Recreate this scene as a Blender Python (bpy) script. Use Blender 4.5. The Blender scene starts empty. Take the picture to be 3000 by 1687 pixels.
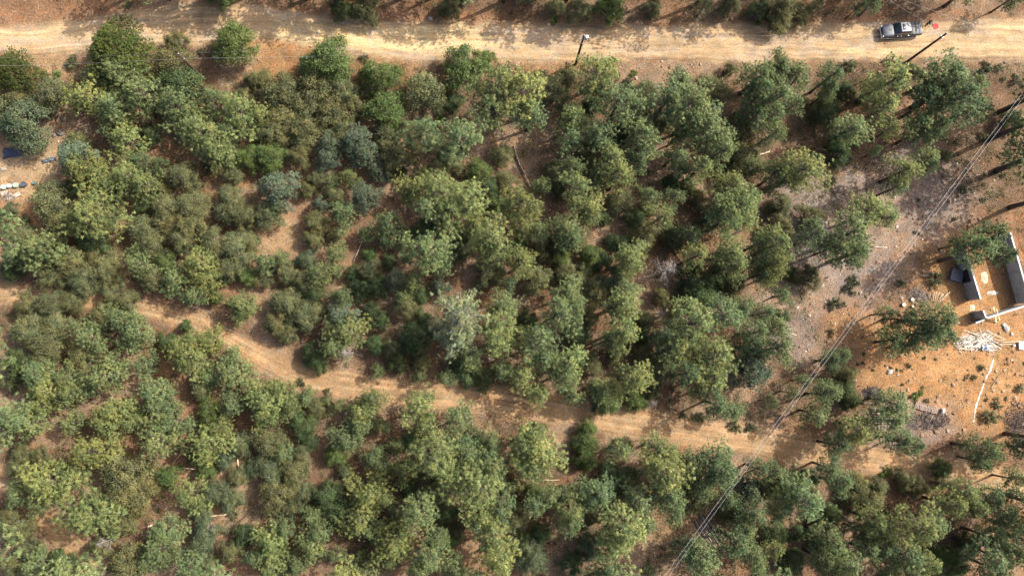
import bpy, bmesh, math, random
import numpy as np
from mathutils import Vector, Matrix

# ------------------------------------------------------------------ camera, sky, sun, exposure
sc = bpy.context.scene
COL = sc.collection
W, H = 3000.0, 1687.0
FPX = 2150.0                       # focal length in photograph pixels
ALT = 102.0                        # drone altitude in metres
NAD = (1430.0, 1060.0)             # where the plumb line meets the picture
dcam = np.array([NAD[0]-W/2, -(NAD[1]-H/2), -FPX]); dcam /= np.linalg.norm(dcam)
zw = -dcam
xw = np.array([1.0, 0, 0]) - dcam*dcam[0]; xw /= np.linalg.norm(xw)
yw = np.cross(zw, xw)
ROT = np.array([xw, yw, zw])       # camera axes -> world axes
cam_data = bpy.data.cameras.new('drone_camera')
cam_data.sensor_width = 36.0
cam_data.lens = 36.0*FPX/W
cam_data.clip_start = 0.5
cam_data.clip_end = 6000.0
cam = bpy.data.objects.new('drone_camera', cam_data)
COL.objects.link(cam)
cam.matrix_world = Matrix([list(ROT[0])+[0], list(ROT[1])+[0], list(ROT[2])+[ALT], [0, 0, 0, 1]])
sc.camera = cam

SUN_EL = math.radians(44.0)
SUN_AZ = (0.915, 0.403)            # towards the sun, on the ground
world = bpy.data.worlds.new('World'); sc.world = world
world.use_nodes = True
wn = world.node_tree
sky = wn.nodes.new('ShaderNodeTexSky'); sky.sky_type = 'NISHITA'; sky.sun_disc = False
sky.sun_elevation = SUN_EL
sky.sun_rotation = math.atan2(SUN_AZ[0], SUN_AZ[1])
sky.dust_density = 5.0; sky.air_density = 0.8; sky.ozone_density = 0.4
wn.links.new(sky.outputs[0], wn.nodes['Background'].inputs[0])
wn.nodes['Background'].inputs[1].default_value = 0.15
sun_d = bpy.data.lights.new('sun', 'SUN'); sun_d.energy = 4.3; sun_d.angle = math.radians(0.6)
sun_d.color = (1.0, 0.94, 0.84)
sun = bpy.data.objects.new('sun', sun_d); COL.objects.link(sun)
sdir = Vector((-SUN_AZ[0]*math.cos(SUN_EL), -SUN_AZ[1]*math.cos(SUN_EL), -math.sin(SUN_EL)))
sun.rotation_euler = sdir.to_track_quat('-Z', 'Y').to_euler()
sun.location = (60, 30, 90)
vs = sc.view_settings
vs.view_transform = 'Standard'; vs.look = 'None'; vs.gamma = 1.0; vs.use_curve_mapping = False
vs.exposure = 1.24
sc.render.engine = 'CYCLES'
sc.cycles.max_bounces = 3; sc.cycles.diffuse_bounces = 3; sc.cycles.transmission_bounces = 2
sc.cycles.use_denoising = True; sc.cycles.denoiser = 'OPENIMAGEDENOISE'

rng = np.random.default_rng(7)
random.seed(7)

# ------------------------------------------------------------------ picture <-> place
def ray(px, py):
    c = np.array([px-W/2, -(py-H/2), -FPX])
    return ROT @ c

def plane(px, py, z):
    d = ray(px, py); t = (z-ALT)/d[2]
    return np.array([d[0]*t, d[1]*t, z])

def project(p):
    c = ROT.T @ (np.asarray(p, float)-np.array([0, 0, ALT]))
    return (W/2 + c[0]/-c[2]*FPX, H/2 - c[1]/-c[2]*FPX)

def smooth(t):
    t = np.clip(t, 0, 1); return t*t*(3-2*t)

_tab = np.random.default_rng(3).random((256, 256))
def vnoise(x, y):
    x = np.asarray(x, float); y = np.asarray(y, float)
    xi = np.floor(x).astype(int); yi = np.floor(y).astype(int)
    fx = smooth(x-xi); fy = smooth(y-yi)
    a = _tab[xi & 255, yi & 255]; b = _tab[(xi+1) & 255, yi & 255]
    c = _tab[xi & 255, (yi+1) & 255]; d = _tab[(xi+1) & 255, (yi+1) & 255]
    return (a*(1-fx)+b*fx)*(1-fy) + (c*(1-fx)+d*fx)*fy

def fbm(x, y, o=4):
    s = 0; a = 0.5
    for i in range(o):
        s = s + a*vnoise(x*2**i+17*i, y*2**i+31*i); a *= 0.5
    return s/(1-0.5**o)

# roads as measured edges: (x, upper y, lower y) in the photograph, laid on the ground plane
ROAD_UP = [(-250, 100), (0, 84), (73, 76), (186, 64), (291, 50), (408, 32), (582, 16), (750, 18), (900, 40), (1085, 62), (1230, 66), (1500, 67), (1704, 74), (1937, 78), (2155, 70), (2512, 68), (2832, 58), (3000, 58), (3300, 58)]
ROAD_LO = [(-250, 150), (0, 150), (87, 164), (233, 152), (400, 135), (539, 128), (626, 130), (750, 117), (910, 128), (1027, 156), (1123, 166), (1245, 175), (1449, 176), (1675, 180), (1791, 174), (1995, 178), (2199, 182), (2512, 176), (2832, 173), (3000, 172), (3300, 172)]
TRACK = [(-250, 850, 60), (0, 858, 58), (120, 865, 55), (300, 885, 55), (430, 905, 54), (520, 930, 53), (600, 958, 53), (690, 1005, 55), (760, 1048, 58), (860, 1095, 81), (960, 1122, 81), (1080, 1146, 81), (1250, 1160, 81), (1420, 1172, 81), (1560, 1192, 81), (1750, 1225, 81), (1950, 1252, 81), (2120, 1278, 84), (2337, 1312, 84), (2512, 1340, 84), (2700, 1370, 84), (2850, 1398, 84), (3000, 1425, 84), (3300, 1480, 84)]
LANE = [(-250, 1395, 80), (-60, 1395, 85), (20, 1410, 80), (70, 1470, 85), (120, 1535, 80), (180, 1585, 75), (250, 1640, 70), (330, 1720, 70)]
ru = np.array([plane(x, y, 0)[:2] for x, y in ROAD_UP]); rl = np.array([plane(x, y, 0)[:2] for x, y in ROAD_LO])
tr = np.array([plane(x, y, 0)[:2] for x, y, w in TRACK]); tw = np.array([w for *_, w in TRACK])*0.047/2
ln = np.array([plane(x, y, 0)[:2] for x, y, w in LANE]); lw = np.array([w for *_, w in LANE])*0.047/2

def poly_dist(x, y, P, wv):
    best = np.full(np.shape(x), 1e9)
    for i in range(len(P)-1):
        a = P[i]; b = P[i+1]; ab = b-a; L2 = ab@ab
        t = np.clip(((x-a[0])*ab[0]+(y-a[1])*ab[1])/L2, 0, 1)
        d = np.hypot(x-a[0]-t*ab[0], y-a[1]-t*ab[1]) - (wv[i]*(1-t)+wv[i+1]*t)
        best = np.minimum(best, d)
    return best

def road_dist(x, y):               # <0 on the main road
    up = np.interp(x, ru[:, 0], ru[:, 1]); lo = np.interp(x, rl[:, 0], rl[:, 1])
    return np.maximum(y-up, lo-y)

def terr(x, y):
    x = np.asarray(x, float); y = np.asarray(y, float)
    up = np.interp(x, ru[:, 0], ru[:, 1]); lo = np.interp(x, rl[:, 0], rl[:, 1])
    z = 2.4*smooth((y-up)/8.0) - 1.3*smooth((lo-y)/7.0)
    off = smooth(np.maximum(y-up, lo-y)/4.0)
    z = z + off*(1.3*(fbm(x/26+40, y/26+11, 3)-0.5) + 0.22*(fbm(x/3.1+5, y/3.1+8, 3)-0.5))
    return z

def G(px, py, h=0.0):              # a picture point -> the place h metres above the ground there
    z = 0.0
    for _ in range(7):
        p = plane(px, py, z+h); z = float(terr(p[0], p[1]))
    return Vector((p[0], p[1], z+h))

# ------------------------------------------------------------------ mesh helpers
class MB:
    """collects vertices, faces and a per-point tone"""
    def __init__(self): self.v = []; self.f = []; self.t = []; self.d = []; self.n = 0
    def add(self, V, F, tone=0.5, out=None):
        V = np.asarray(V, float); F = np.asarray(F, int)
        self.v.append(V); self.f.append(F+self.n); self.n += len(V)
        self.t.append(np.broadcast_to(np.asarray(tone, float), (len(V),)))
        self.d.append(np.zeros((len(V), 3)) if out is None else np.asarray(out, float))
        return self
    def tube(self, pts, rad, sides=6, tone=0.5, cap=True):
        pts = np.asarray(pts, float); m = len(pts)
        rad = np.broadcast_to(np.asarray(rad, float), (m,))
        V = []
        for i in range(m):
            d = pts[min(i+1, m-1)]-pts[max(i-1, 0)]; d = d/(np.linalg.norm(d)+1e-9)
            a = np.cross(d, [0, 0, 1] if abs(d[2]) < 0.9 else [1, 0, 0]); a /= np.linalg.norm(a); b = np.cross(d, a)
            for k in range(sides):
                q = 2*math.pi*k/sides
                V.append(pts[i]+rad[i]*(math.cos(q)*a+math.sin(q)*b))
        F = []
        for i in range(m-1):
            for k in range(sides):
                k2 = (k+1) % sides
                p, q, r, s = i*sides+k, i*sides+k2, (i+1)*sides+k2, (i+1)*sides+k
                F += [(p, q, r), (p, r, s)]
        if cap:
            V += [pts[0], pts[-1]]; c0 = m*sides; c1 = c0+1
            for k in range(sides):
                k2 = (k+1) % sides
                F += [(c0, k2, k), (c1, (m-1)*sides+k, (m-1)*sides+k2)]
        return self.add(V, F, tone)
    def box(self, c, s, rot=None, tone=0.5, taper=1.0):
        sx, sy, sz = np.asarray(s, float)/2
        V = np.array([[-sx, -sy, -sz], [sx, -sy, -sz], [sx, sy, -sz], [-sx, sy, -sz],
                      [-sx*taper, -sy*taper, sz], [sx*taper, -sy*taper, sz], [sx*taper, sy*taper, sz], [-sx*taper, sy*taper, sz]])
        if rot is not None: V = V @ np.asarray(rot).T
        V = V+np.asarray(c, float)
        F = [(0, 2, 1), (0, 3, 2), (4, 5, 6), (4, 6, 7), (0, 1, 5), (0, 5, 4), (1, 2, 6), (1, 6, 5), (2, 3, 7), (2, 7, 6), (3, 0, 4), (3, 4, 7)]
        return self.add(V, F, tone)
    def lathe(self, prof, sides=20, tone=0.5, c=(0, 0, 0)):
        V = []; F = []; m = len(prof)
        for r, z in prof:
            for k in range(sides):
                q = 2*math.pi*k/sides; V.append((c[0]+r*math.cos(q), c[1]+r*math.sin(q), c[2]+z))
        for i in range(m-1):
            for k in range(sides):
                k2 = (k+1) % sides
                p, q, r, s = i*sides+k, i*sides+k2, (i+1)*sides+k2, (i+1)*sides+k
                F += [(p, q, r), (p, r, s)]
        return self.add(V, F, tone)
    def mesh(self, name, mat, smooth_faces=False):
        V = np.concatenate(self.v).astype(np.float32); F = np.concatenate(self.f).astype(np.int32)
        T = np.concatenate(self.t).astype(np.float32)
        me = bpy.data.meshes.new(name)
        me.vertices.add(len(V)); me.vertices.foreach_set('co', V.ravel())
        me.loops.add(F.size); me.loops.foreach_set('vertex_index', F.ravel())
        me.polygons.add(len(F)); k = F.shape[1]
        me.polygons.foreach_set('loop_start', np.arange(0, F.size, k, dtype=np.int32))
        me.polygons.foreach_set('loop_total', np.full(len(F), k, dtype=np.int32))
        me.polygons.foreach_set('use_smooth', np.full(len(F), bool(smooth_faces)))
        a = me.attributes.new('tone', 'FLOAT', 'POINT'); a.data.foreach_set('value', T)
        D = np.concatenate(self.d).astype(np.float32)
        if np.abs(D).max() > 0:
            b = me.attributes.new('outward', 'FLOAT_VECTOR', 'POINT'); b.data.foreach_set('vector', D.ravel())
        me.update(calc_edges=True)
        me.materials.append(mat)
        return me

def link(name, data, parent=None, loc=None):
    o = bpy.data.objects.new(name, data); COL.objects.link(o)
    if parent is not None: o.parent = parent
    if loc is not None: o.location = loc
    return o

def tag(o, label=None, cat=None, group=None, kind=None):
    if label: o['label'] = label
    if cat: o['category'] = cat
    if group: o['group'] = group
    if kind: o['kind'] = kind
    return o

def empty(name, loc=(0, 0, 0), rz=0.0):
    o = link(name, None); o.location = loc; o.rotation_euler = (0, 0, rz); o.empty_display_size = 0.3
    return o

# ------------------------------------------------------------------ materials
def nodemat(name):
    m = bpy.data.materials.new(name); m.use_nodes = True
    nt = m.node_tree; b = nt.nodes['Principled BSDF']
    return m, nt, b

def N(nt, t, **kw):
    n = nt.nodes.new(t)
    for k, v in kw.items(): setattr(n, k, v)
    return n

def simple(name, col, rough=0.7, metal=0.0, noise=0.25, scale=6.0, bump=0.0, spec=0.3, coat=0.0):
    m, nt, b = nodemat(name)
    tc = N(nt, 'ShaderNodeTexCoord'); no = N(nt, 'ShaderNodeTexNoise'); no.inputs['Scale'].default_value = scale
    no.inputs['Detail'].default_value = 6.0
    nt.links.new(tc.outputs['Object'], no.inputs['Vector'])
    mp = N(nt, 'ShaderNodeMapRange'); mp.inputs['From Min'].default_value = 0.3; mp.inputs['From Max'].default_value = 0.7
    mp.inputs['To Min'].default_value = 1-noise; mp.inputs['To Max'].default_value = 1+noise
    nt.links.new(no.outputs['Fac'], mp.inputs['Value'])
    mx = N(nt, 'ShaderNodeVectorMath', operation='SCALE'); mx.inputs[0].default_value = col
    nt.links.new(mp.outputs[0], mx.inputs['Scale']); nt.links.new(mx.outputs[0], b.inputs['Base Color'])
    b.inputs['Roughness'].default_value = rough; b.inputs['Metallic'].default_value = metal
    b.inputs['Specular IOR Level'].default_value = spec; b.inputs['Coat Weight'].default_value = coat
    if bump:
        bp = N(nt, 'ShaderNodeBump'); bp.inputs['Strength'].default_value = bump; bp.inputs['Distance'].default_value = 0.03
        nt.links.new(no.outputs['Fac'], bp.inputs['Height']); nt.links.new(bp.outputs[0], b.inputs['Normal'])
    return m

def foliage(name, dark, light, transl=0.35, rough=0.6):
    """leaf colour runs with each cluster's own tone, tinted by the tree's own colour"""
    m, nt, b = nodemat(name)
    at = N(nt, 'ShaderNodeAttribute'); at.attribute_name = 'tone'
    geo = N(nt, 'ShaderNodeNewGeometry'); oi = N(nt, 'ShaderNodeObjectInfo')
    ad = N(nt, 'ShaderNodeMath', operation='MULTIPLY_ADD'); ad.inputs[1].default_value = 0.35
    nt.links.new(geo.outputs['Random Per Island'], ad.inputs[0])
    sb = N(nt, 'ShaderNodeMath', operation='SUBTRACT'); sb.inputs[1].default_value = 0.175
    nt.links.new(at.outputs['Fac'], sb.inputs[0]); nt.links.new(sb.outputs[0], ad.inputs[2])
    mix = N(nt, 'ShaderNodeMix', data_type='RGBA', clamp_factor=True)
    mix.inputs['A'].default_value = (*dark, 1); mix.inputs['B'].default_value = (*light, 1)
    nt.links.new(ad.outputs[0], mix.inputs['Factor'])
    mu = N(nt, 'ShaderNodeMix', data_type='RGBA', blend_type='MULTIPLY'); mu.inputs['Factor'].default_value = 1.0
    nt.links.new(mix.outputs['Result'], mu.inputs['A']); nt.links.new(oi.outputs['Color'], mu.inputs['B'])
    hn = N(nt, 'ShaderNodeTexNoise'); hn.inputs['Scale'].default_value = 0.75; hn.inputs['Detail'].default_value = 4.0; nt.links.new(geo.outputs['Position'], hn.inputs['Vector'])
    hr = N(nt, 'ShaderNodeMapRange'); hr.inputs['From Min'].default_value = 0.32; hr.inputs['From Max'].default_value = 0.68; nt.links.new(hn.outputs['Fac'], hr.inputs['Value'])
    hm = N(nt, 'ShaderNodeMix', data_type='RGBA'); hm.inputs['A'].default_value = (0.86, 0.98, 1.00, 1); hm.inputs['B'].default_value = (1.18, 1.05, 0.90, 1); nt.links.new(hr.outputs[0], hm.inputs['Factor'])
    m0 = mu; mu = N(nt, 'ShaderNodeMix', data_type='RGBA', blend_type='MULTIPLY'); mu.inputs['Factor'].default_value = 1.0
    nt.links.new(m0.outputs['Result'], mu.inputs['A']); nt.links.new(hm.outputs['Result'], mu.inputs['B'])
    nt.links.new(mu.outputs['Result'], b.inputs['Base Color'])
    b.inputs['Roughness'].default_value = rough; b.inputs['Specular IOR Level'].default_value = 0.25
    ov = N(nt, 'ShaderNodeAttribute'); ov.attribute_name = 'outward'
    vt = N(nt, 'ShaderNodeVectorTransform', vector_type='NORMAL', convert_from='OBJECT', convert_to='WORLD'); nt.links.new(ov.outputs['Vector'], vt.inputs[0])
    s1 = N(nt, 'ShaderNodeVectorMath', operation='SCALE'); s1.inputs['Scale'].default_value = 0.75; nt.links.new(vt.outputs[0], s1.inputs[0])
    s2 = N(nt, 'ShaderNodeVectorMath', operation='SCALE'); s2.inputs['Scale'].default_value = 0.35; nt.links.new(geo.outputs['Normal'], s2.inputs[0])
    sa = N(nt, 'ShaderNodeVectorMath', operation='ADD'); nt.links.new(s1.outputs[0], sa.inputs[0]); nt.links.new(s2.outputs[0], sa.inputs[1])
    sn = N(nt, 'ShaderNodeVectorMath', operation='NORMALIZE'); nt.links.new(sa.outputs[0], sn.inputs[0]); nt.links.new(sn.outputs[0], b.inputs['Normal'])
    tl = N(nt, 'ShaderNodeBsdfTranslucent'); nt.links.new(mu.outputs['Result'], tl.inputs['Color'])
    ms = N(nt, 'ShaderNodeMixShader'); ms.inputs['Fac'].default_value = transl
    out = nt.nodes['Material Output']
    nt.links.new(b.outputs[0], ms.inputs[1]); nt.links.new(tl.outputs[0], ms.inputs[2]); nt.links.new(ms.outputs[0], out.inputs['Surface'])
    return m

def soil_material(name, streak=False):
    m, nt, b = nodemat(name)
    at = N(nt, 'ShaderNodeAttribute'); at.attribute_name = 'soil'
    geo = N(nt, 'ShaderNodeNewGeometry')
    def noise(scale, detail, vec):
        n = N(nt, 'ShaderNodeTexNoise'); n.inputs['Scale'].default_value = scale; n.inputs['Detail'].default_value = detail
        n.inputs['Roughness'].default_value = 0.65
        nt.links.new(vec, n.inputs['Vector']); return n
    fine = noise(4.6, 8.0, geo.outputs['Position']); mid = noise(0.5, 5.0, geo.outputs['Position'])
    def rng_(n, lo, hi, a=0.3, c=0.7):
        r = N(nt, 'ShaderNodeMapRange'); r.inputs['From Min'].default_value = a; r.inputs['From Max'].default_value = c
        r.inputs['To Min'].default_value = lo; r.inputs['To Max'].default_value = hi
        nt.links.new(n.outputs['Fac'], r.inputs['Value']); return r
    k = 0.7 if streak else 1.0
    r1 = rng_(fine, 1-0.55*k, 1+0.55*k); r2 = rng_(mid, 0.74, 1.24)
    mul = N(nt, 'ShaderNodeMath', operation='MULTIPLY'); nt.links.new(r1.outputs[0], mul.inputs[0]); nt.links.new(r2.outputs[0], mul.inputs[1])
    last = mul
    if streak:
        uv = N(nt, 'ShaderNodeAttribute'); uv.attribute_name = 'along'
        st = noise(1.0, 5.0, uv.outputs['Vector']); r3 = rng_(st, 0.66, 1.34)
        mu2 = N(nt, 'ShaderNodeMath', operation='MULTIPLY'); nt.links.new(mul.outputs[0], mu2.inputs[0]); nt.links.new(r3.outputs[0], mu2.inputs[1]); last = mu2
    # pale pebbles
    vo = N(nt, 'ShaderNodeTexVoronoi'); vo.inputs['Scale'].default_value = 3.4; nt.links.new(geo.outputs['Position'], vo.inputs['Vector'])
    lt = N(nt, 'ShaderNodeMath', operation='LESS_THAN'); lt.inputs[1].default_value = 0.16; nt.links.new(vo.outputs['Distance'], lt.inputs[0])
    vs_ = N(nt, 'ShaderNodeSeparateColor'); nt.links.new(vo.outputs['Color'], vs_.inputs[0])
    gt = N(nt, 'ShaderNodeMath', operation='GREATER_THAN'); gt.inputs[1].default_value = 0.8; nt.links.new(vs_.outputs[0], gt.inputs[0])
    pb = N(nt, 'ShaderNodeMath', operation='MULTIPLY'); nt.links.new(lt.outputs[0], pb.inputs[0]); nt.links.new(gt.outputs[0], pb.inputs[1])
    sc_ = N(nt, 'ShaderNodeVectorMath', operation='SCALE'); nt.links.new(at.outputs['Color'], sc_.inputs[0]); nt.links.new(last.outputs[0], sc_.inputs['Scale'])
    # hue wander: redder and greyer patches
    hu = noise(0.9, 4.0, geo.outputs['Position'])
    tint = N(nt, 'ShaderNodeMix', data_type='RGBA'); tint.inputs['A'].default_value = (1.12, 0.98, 0.86, 1); tint.inputs['B'].default_value = (0.94, 1.0, 1.05, 1)
    rh = rng_(hu, 0, 1, 0.35, 0.65); nt.links.new(rh.outputs[0], tint.inputs['Factor'])
    tm = N(nt, 'ShaderNodeMix', data_type='RGBA', blend_type='MULTIPLY'); tm.inputs['Factor'].default_value = 1.0
    nt.links.new(sc_.outputs[0], tm.inputs['A']); nt.links.new(tint.outputs['Result'], tm.inputs['B'])
    pm = N(nt, 'ShaderNodeMix', data_type='RGBA'); pm.inputs['B'].default_value = (0.30, 0.24, 0.17, 1)
    nt.links.new(pb.outputs[0], pm.inputs['Factor']); nt.links.new(tm.outputs['Result'], pm.inputs['A'])
    nt.links.new(pm.outputs['Result'], b.inputs['Base Color'])
    b.inputs['Roughness'].default_value = 0.95; b.inputs['Specular IOR Level'].default_value = 0.1
    bp = N(nt, 'ShaderNodeBump'); bp.inputs['Strength'].default_value = 0.35 if streak else 0.7; bp.inputs['Distance'].default_value = 0.12
    nt.links.new(fine.outputs['Fac'], bp.inputs['Height']); nt.links.new(bp.outputs[0], b.inputs['Normal'])
    return m

M = {}
M['soil'] = soil_material('soil'); M['road'] = soil_material('graded_dirt', True)
M['pine'] = foliage('pine_needles', (0.064, 0.098, 0.040), (0.264, 0.306, 0.126))
M['oak'] = foliage('oak_leaves', (0.060, 0.072, 0.036), (0.205, 0.215, 0.112))
M['juniper'] = foliage('juniper_sprays', (0.045, 0.070, 0.018), (0.150, 0.180, 0.050))
M['cypress'] = foliage('cypress_sprays', (0.072, 0.094, 0.056), (0.245, 0.280, 0.158))
M['bark'] = simple('bark', (0.075, 0.055, 0.043), 0.9, noise=0.4, scale=5, bump=0.4)
M['grey_twig'] = simple('weathered_twig', (0.22, 0.195, 0.175), 0.85, noise=0.35, scale=4)
M['dry_log'] = simple('weathered_log', (0.21, 0.17, 0.14), 0.85, noise=0.35, scale=3, bump=0.3)
M['peeled'] = simple('peeled_wood', (0.46, 0.38, 0.29), 0.7, noise=0.25, scale=3)
M['log_bark'] = simple('log_bark', (0.20, 0.15, 0.12), 0.9, noise=0.4, scale=6, bump=0.4)
M['cut_end'] = simple('cut_wood', (0.58, 0.45, 0.30), 0.75, noise=0.2, scale=8)
M['pole'] = simple('creosoted_pole', (0.060, 0.038, 0.028), 0.85, noise=0.35, scale=4, bump=0.2)
M['stone'] = simple('stone', (0.36, 0.29, 0.23), 0.9, noise=0.45, scale=1.4, bump=0.2)
M['galv'] = simple('galvanised_steel', (0.62, 0.64, 0.66), 0.4, metal=0.6, noise=0.1)
M['wire'] = simple('aluminium_wire', (0.34, 0.34, 0.35), 0.5, metal=0.3, noise=0.1)
M['white_paint'] = simple('white_paint', (0.62, 0.62, 0.61), 0.5, noise=0.06)

# ------------------------------------------------------------------ ground
def mix(a, b, t): return a*(1-t[..., None])+np.asarray(b)*t[..., None]

LITTER = (0.090, 0.059, 0.038); LITTER2 = (0.155, 0.109, 0.071); RED = (0.150, 0.084, 0.046)
TAN = (0.238, 0.174, 0.103); TRK = (0.212, 0.143, 0.080); ORANGE = (0.198, 0.114, 0.053); ROCKY = (0.146, 0.118, 0.102); PALE = (0.350, 0.265, 0.145)
SPOTS = [  # photograph x, y, radius x, radius y, colour, strength
    (830, 170, 150, 70, ORANGE, .9), (690, 160, 70, 40, TAN, .6), (150, 30, 330, 50, RED, .8), (1000, 30, 200, 40, RED, .8), (1250, 40, 200, 40, RED, .8),
    (1500, 60, 400, 40, RED, .5), (2450, 40, 200, 50, RED, .7), (2850, 60, 200, 40, RED, .5), (120, 190, 160, 50, TRK, .7), (1100, 200, 180, 40, ORANGE, .6),
    (1270, 260, 90, 60, ORANGE, .6), (1620, 190, 120, 30, ORANGE, .55), (1950, 220, 220, 50, LITTER2, .9), (2850, 1050, 260, 200, ORANGE, .95), (2620, 1050, 140, 110, ORANGE, .9),
    (2850, 820, 170, 190, ORANGE, .95), (2800, 680, 90, 60, ORANGE, .8), (3050, 760, 110, 200, RED, .95), (2520, 960, 110, 80, ORANGE, .7), (2950, 1180, 180, 140, ORANGE, .85), (2450, 690, 250, 250, ROCKY, .95), (2700, 560, 200, 170, ROCKY, .75), (2560, 640, 130, 110, LITTER2, .5),
    (2300, 950, 130, 120, ROCKY, .7), (2350, 850, 120, 80, LITTER2, .6), (60, 480, 130, 90, TAN, .8), (50, 600, 90, 90, ORANGE, .6), (40, 560, 70, 40, TRK, .7),
    (680, 510, 80, 60, ORANGE, .45), (640, 560, 60, 40, TRK, .6), (800, 690, 110, 60, TRK, .75), (900, 560, 90, 80, LITTER2, .4), (540, 260, 90, 60, ORANGE, .5), (430, 360, 90, 60, LITTER2, .8), (200, 370, 70, 40, LITTER2, .6),
    (360, 1110, 90, 120, LITTER2, .9), (440, 1060, 60, 80, ORANGE, .35), (1040, 800, 90, 70, TRK, .5), (1150, 820, 120, 60, LITTER2, .5), (700, 1480, 100, 130, LITTER2, .9), (480, 1530, 60, 60, LITTER2, .8),
    (1800, 640, 90, 80, LITTER2, .7), (1450, 450, 130, 90, LITTER2, .7), (1980, 1560, 160, 100, TRK, .5), (1950, 1640, 160, 80, LITTER2, .6), (1640, 1620, 80, 90, LITTER2, .8), (40, 1000, 80, 60, LITTER2, .9), (2200, 1180, 150, 70, LITTER2, .6), (2680, 1240, 160, 80, ROCKY, .6),
    (1200, 1440, 120, 40, LITTER2, .5), (1320, 420, 80, 60, LITTER2, .6), (1700, 500, 80, 50, LITTER, .4)]

def ground_colour(x, y):
    n = fbm(x/5.0+3, y/5.0+9, 4)
    c = np.broadcast_to(np.array(LITTER), x.shape+(3,)).copy()
    c = mix(c, LITTER2, smooth((n-0.42)/0.25))
    c = mix(c, RED, 0.5*smooth((fbm(x/9+50, y/9+70, 3)-0.52)/0.18))
    wob = 0.55*(fbm(x/3+80, y/3+20, 4)-0.5)
    for px, py, rx, ry, col, s in SPOTS:
        p = plane(px, py, 0)
        d = np.hypot((x-p[0])/(rx*0.047), (y-p[1])/(ry*0.047)) + wob*1.4
        c = mix(c, col, s*smooth((1.15-d)/0.55))
    c = c*(0.85+0.30*fbm(x/1.7+13, y/1.7+33, 3))[..., None]
    return c

def road_colour(x, y, base):
    n = fbm(x/7+21, y/3+2, 4)
    c = np.broadcast_to(np.array(base), x.shape+(3,)).copy()
    return c*(0.86+0.28*n)[..., None]

def all_colour(x, y):
    c = ground_colour(x, y)
    wob = 1.3*(fbm(x/2.2+7, y/2.2+60, 4)-0.5)
    d = road_dist(x, y)+wob
    rc = road_colour(x, y, TAN)
    # the sandy, washed-out stretch
    for px, py, rx, ry, s in ((1180, 110, 330, 62, 1.0), (880, 95, 140, 40, .9), (1350, 125, 260, 45, .6), (320, 110, 300, 34, .3), (2500, 150, 200, 20, .35)):
        p = plane(px, py, 0); q = np.hypot((x-p[0])/(rx*.047), (y-p[1])/(ry*.047))+wob*0.3
        rc = mix(rc, PALE, s*smooth((1.1-q)/0.8))
    c = mix(c, (1, 1, 1), np.zeros_like(x)); t = smooth((0.5-d)/1.0)
    c = c*(1-t[..., None])+rc*t[..., None]
    dt = np.minimum(poly_dist(x, y, tr, tw), poly_dist(x, y, ln, lw))+wob
    t = smooth((0.55-dt)/1.1); tc = road_colour(x, y, TRK)
    return c*(1-t[..., None])+tc*t[..., None]

def set_col(me, C, along=None):
    a = me.attributes.new('soil', 'FLOAT_COLOR', 'POINT')
    a.data.foreach_set('color', np.concatenate([C, np.ones((len(C), 1))], 1).astype(np.float32).ravel())
    if along is not None:
        b = me.attributes.new('along', 'FLOAT_VECTOR', 'POINT'); b.data.foreach_set('vector', along.astype(np.float32).ravel())

def grid_mesh(name, X, Y, Z, mat):
    ny, nx = X.shape
    V = np.stack([X, Y, Z], -1).reshape(-1, 3)
    i = np.arange(ny*nx).reshape(ny, nx)
    F = np.stack([i[:-1, :-1], i[:-1, 1:], i[1:, 1:], i[1:, :-1]], -1).reshape(-1, 4)
    mb = MB(); mb.add(V, F); return mb.mesh(name, mat, True)

def axis(lo, hi, step, far):
    core = np.arange(lo, hi+step/2, step); out = []
    d = step
    while d < far: d *= 1.6; out.append(d)
    return np.concatenate([lo-np.cumsum(out)[::-1], core, hi+np.cumsum(out)])

gx = axis(-84, 90, 0.45, 900); gy = axis(-46, 68, 0.45, 900)
X, Y = np.meshgrid(gx, gy)
sunk = 0.07*(1-smooth((np.minimum(road_dist(X, Y), np.minimum(poly_dist(X, Y, tr, tw), poly_dist(X, Y, ln, lw)))+0.2)/0.5))
Z = terr(X, Y)-sunk
me = grid_mesh('ground', X, Y, Z, M['soil']); set_col(me, all_colour(X, Y).reshape(-1, 3))
tag(link('ground', me), kind='structure')

xs = np.arange(ru[0, 0], ru[-1, 0], 0.4)
up = np.interp(xs, ru[:, 0], ru[:, 1]); lo = np.interp(xs, rl[:, 0], rl[:, 1])
up += 0.5*(vnoise(xs/2.1, xs*0+3)-0.5); lo += 0.5*(vnoise(xs/1.9, xs*0+9)-0.5)
vv = np.linspace(0, 1, 22)
RX = np.repeat(xs[None], 22, 0); RY = lo[None]*(1-vv[:, None])+up[None]*vv[:, None]
RZ = terr(RX, RY) + 0.02*np.sin(vv*math.pi)[:, None] - 0.05*(np.abs(vv-0.5) > 0.49)[:, None]
rut = sum(np.exp(-((vv-c)/0.04)**2) for c in (0.25, 0.42, 0.62, 0.8))
RZ = RZ - 0.012*rut[:, None]
me = grid_mesh('dirt_road', RX, RY, RZ, M['road'])
al = np.stack([RX*0.09+0.25*fbm(RX/9, RY/9), vv[:, None]*8.0+0*RX, 0*RX], -1).reshape(-1, 3)
wp = 1+0.13*rut-0.16*(np.abs(vv-0.5) > 0.42); gr = fbm(RX/3.3, RY/1.1, 4)
RC = all_colour(RX, RY)*(1+(wp[:, None]-1)*(0.4+1.2*fbm(RX/14+4, RY/5, 3)))[..., None]
RC = mix(RC, (0.235, 0.190, 0.145), 0.55*smooth((gr-0.52)/0.16))
set_col(me, RC.reshape(-1, 3), al)
tag(link('dirt_road', me), kind='structure')

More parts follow.
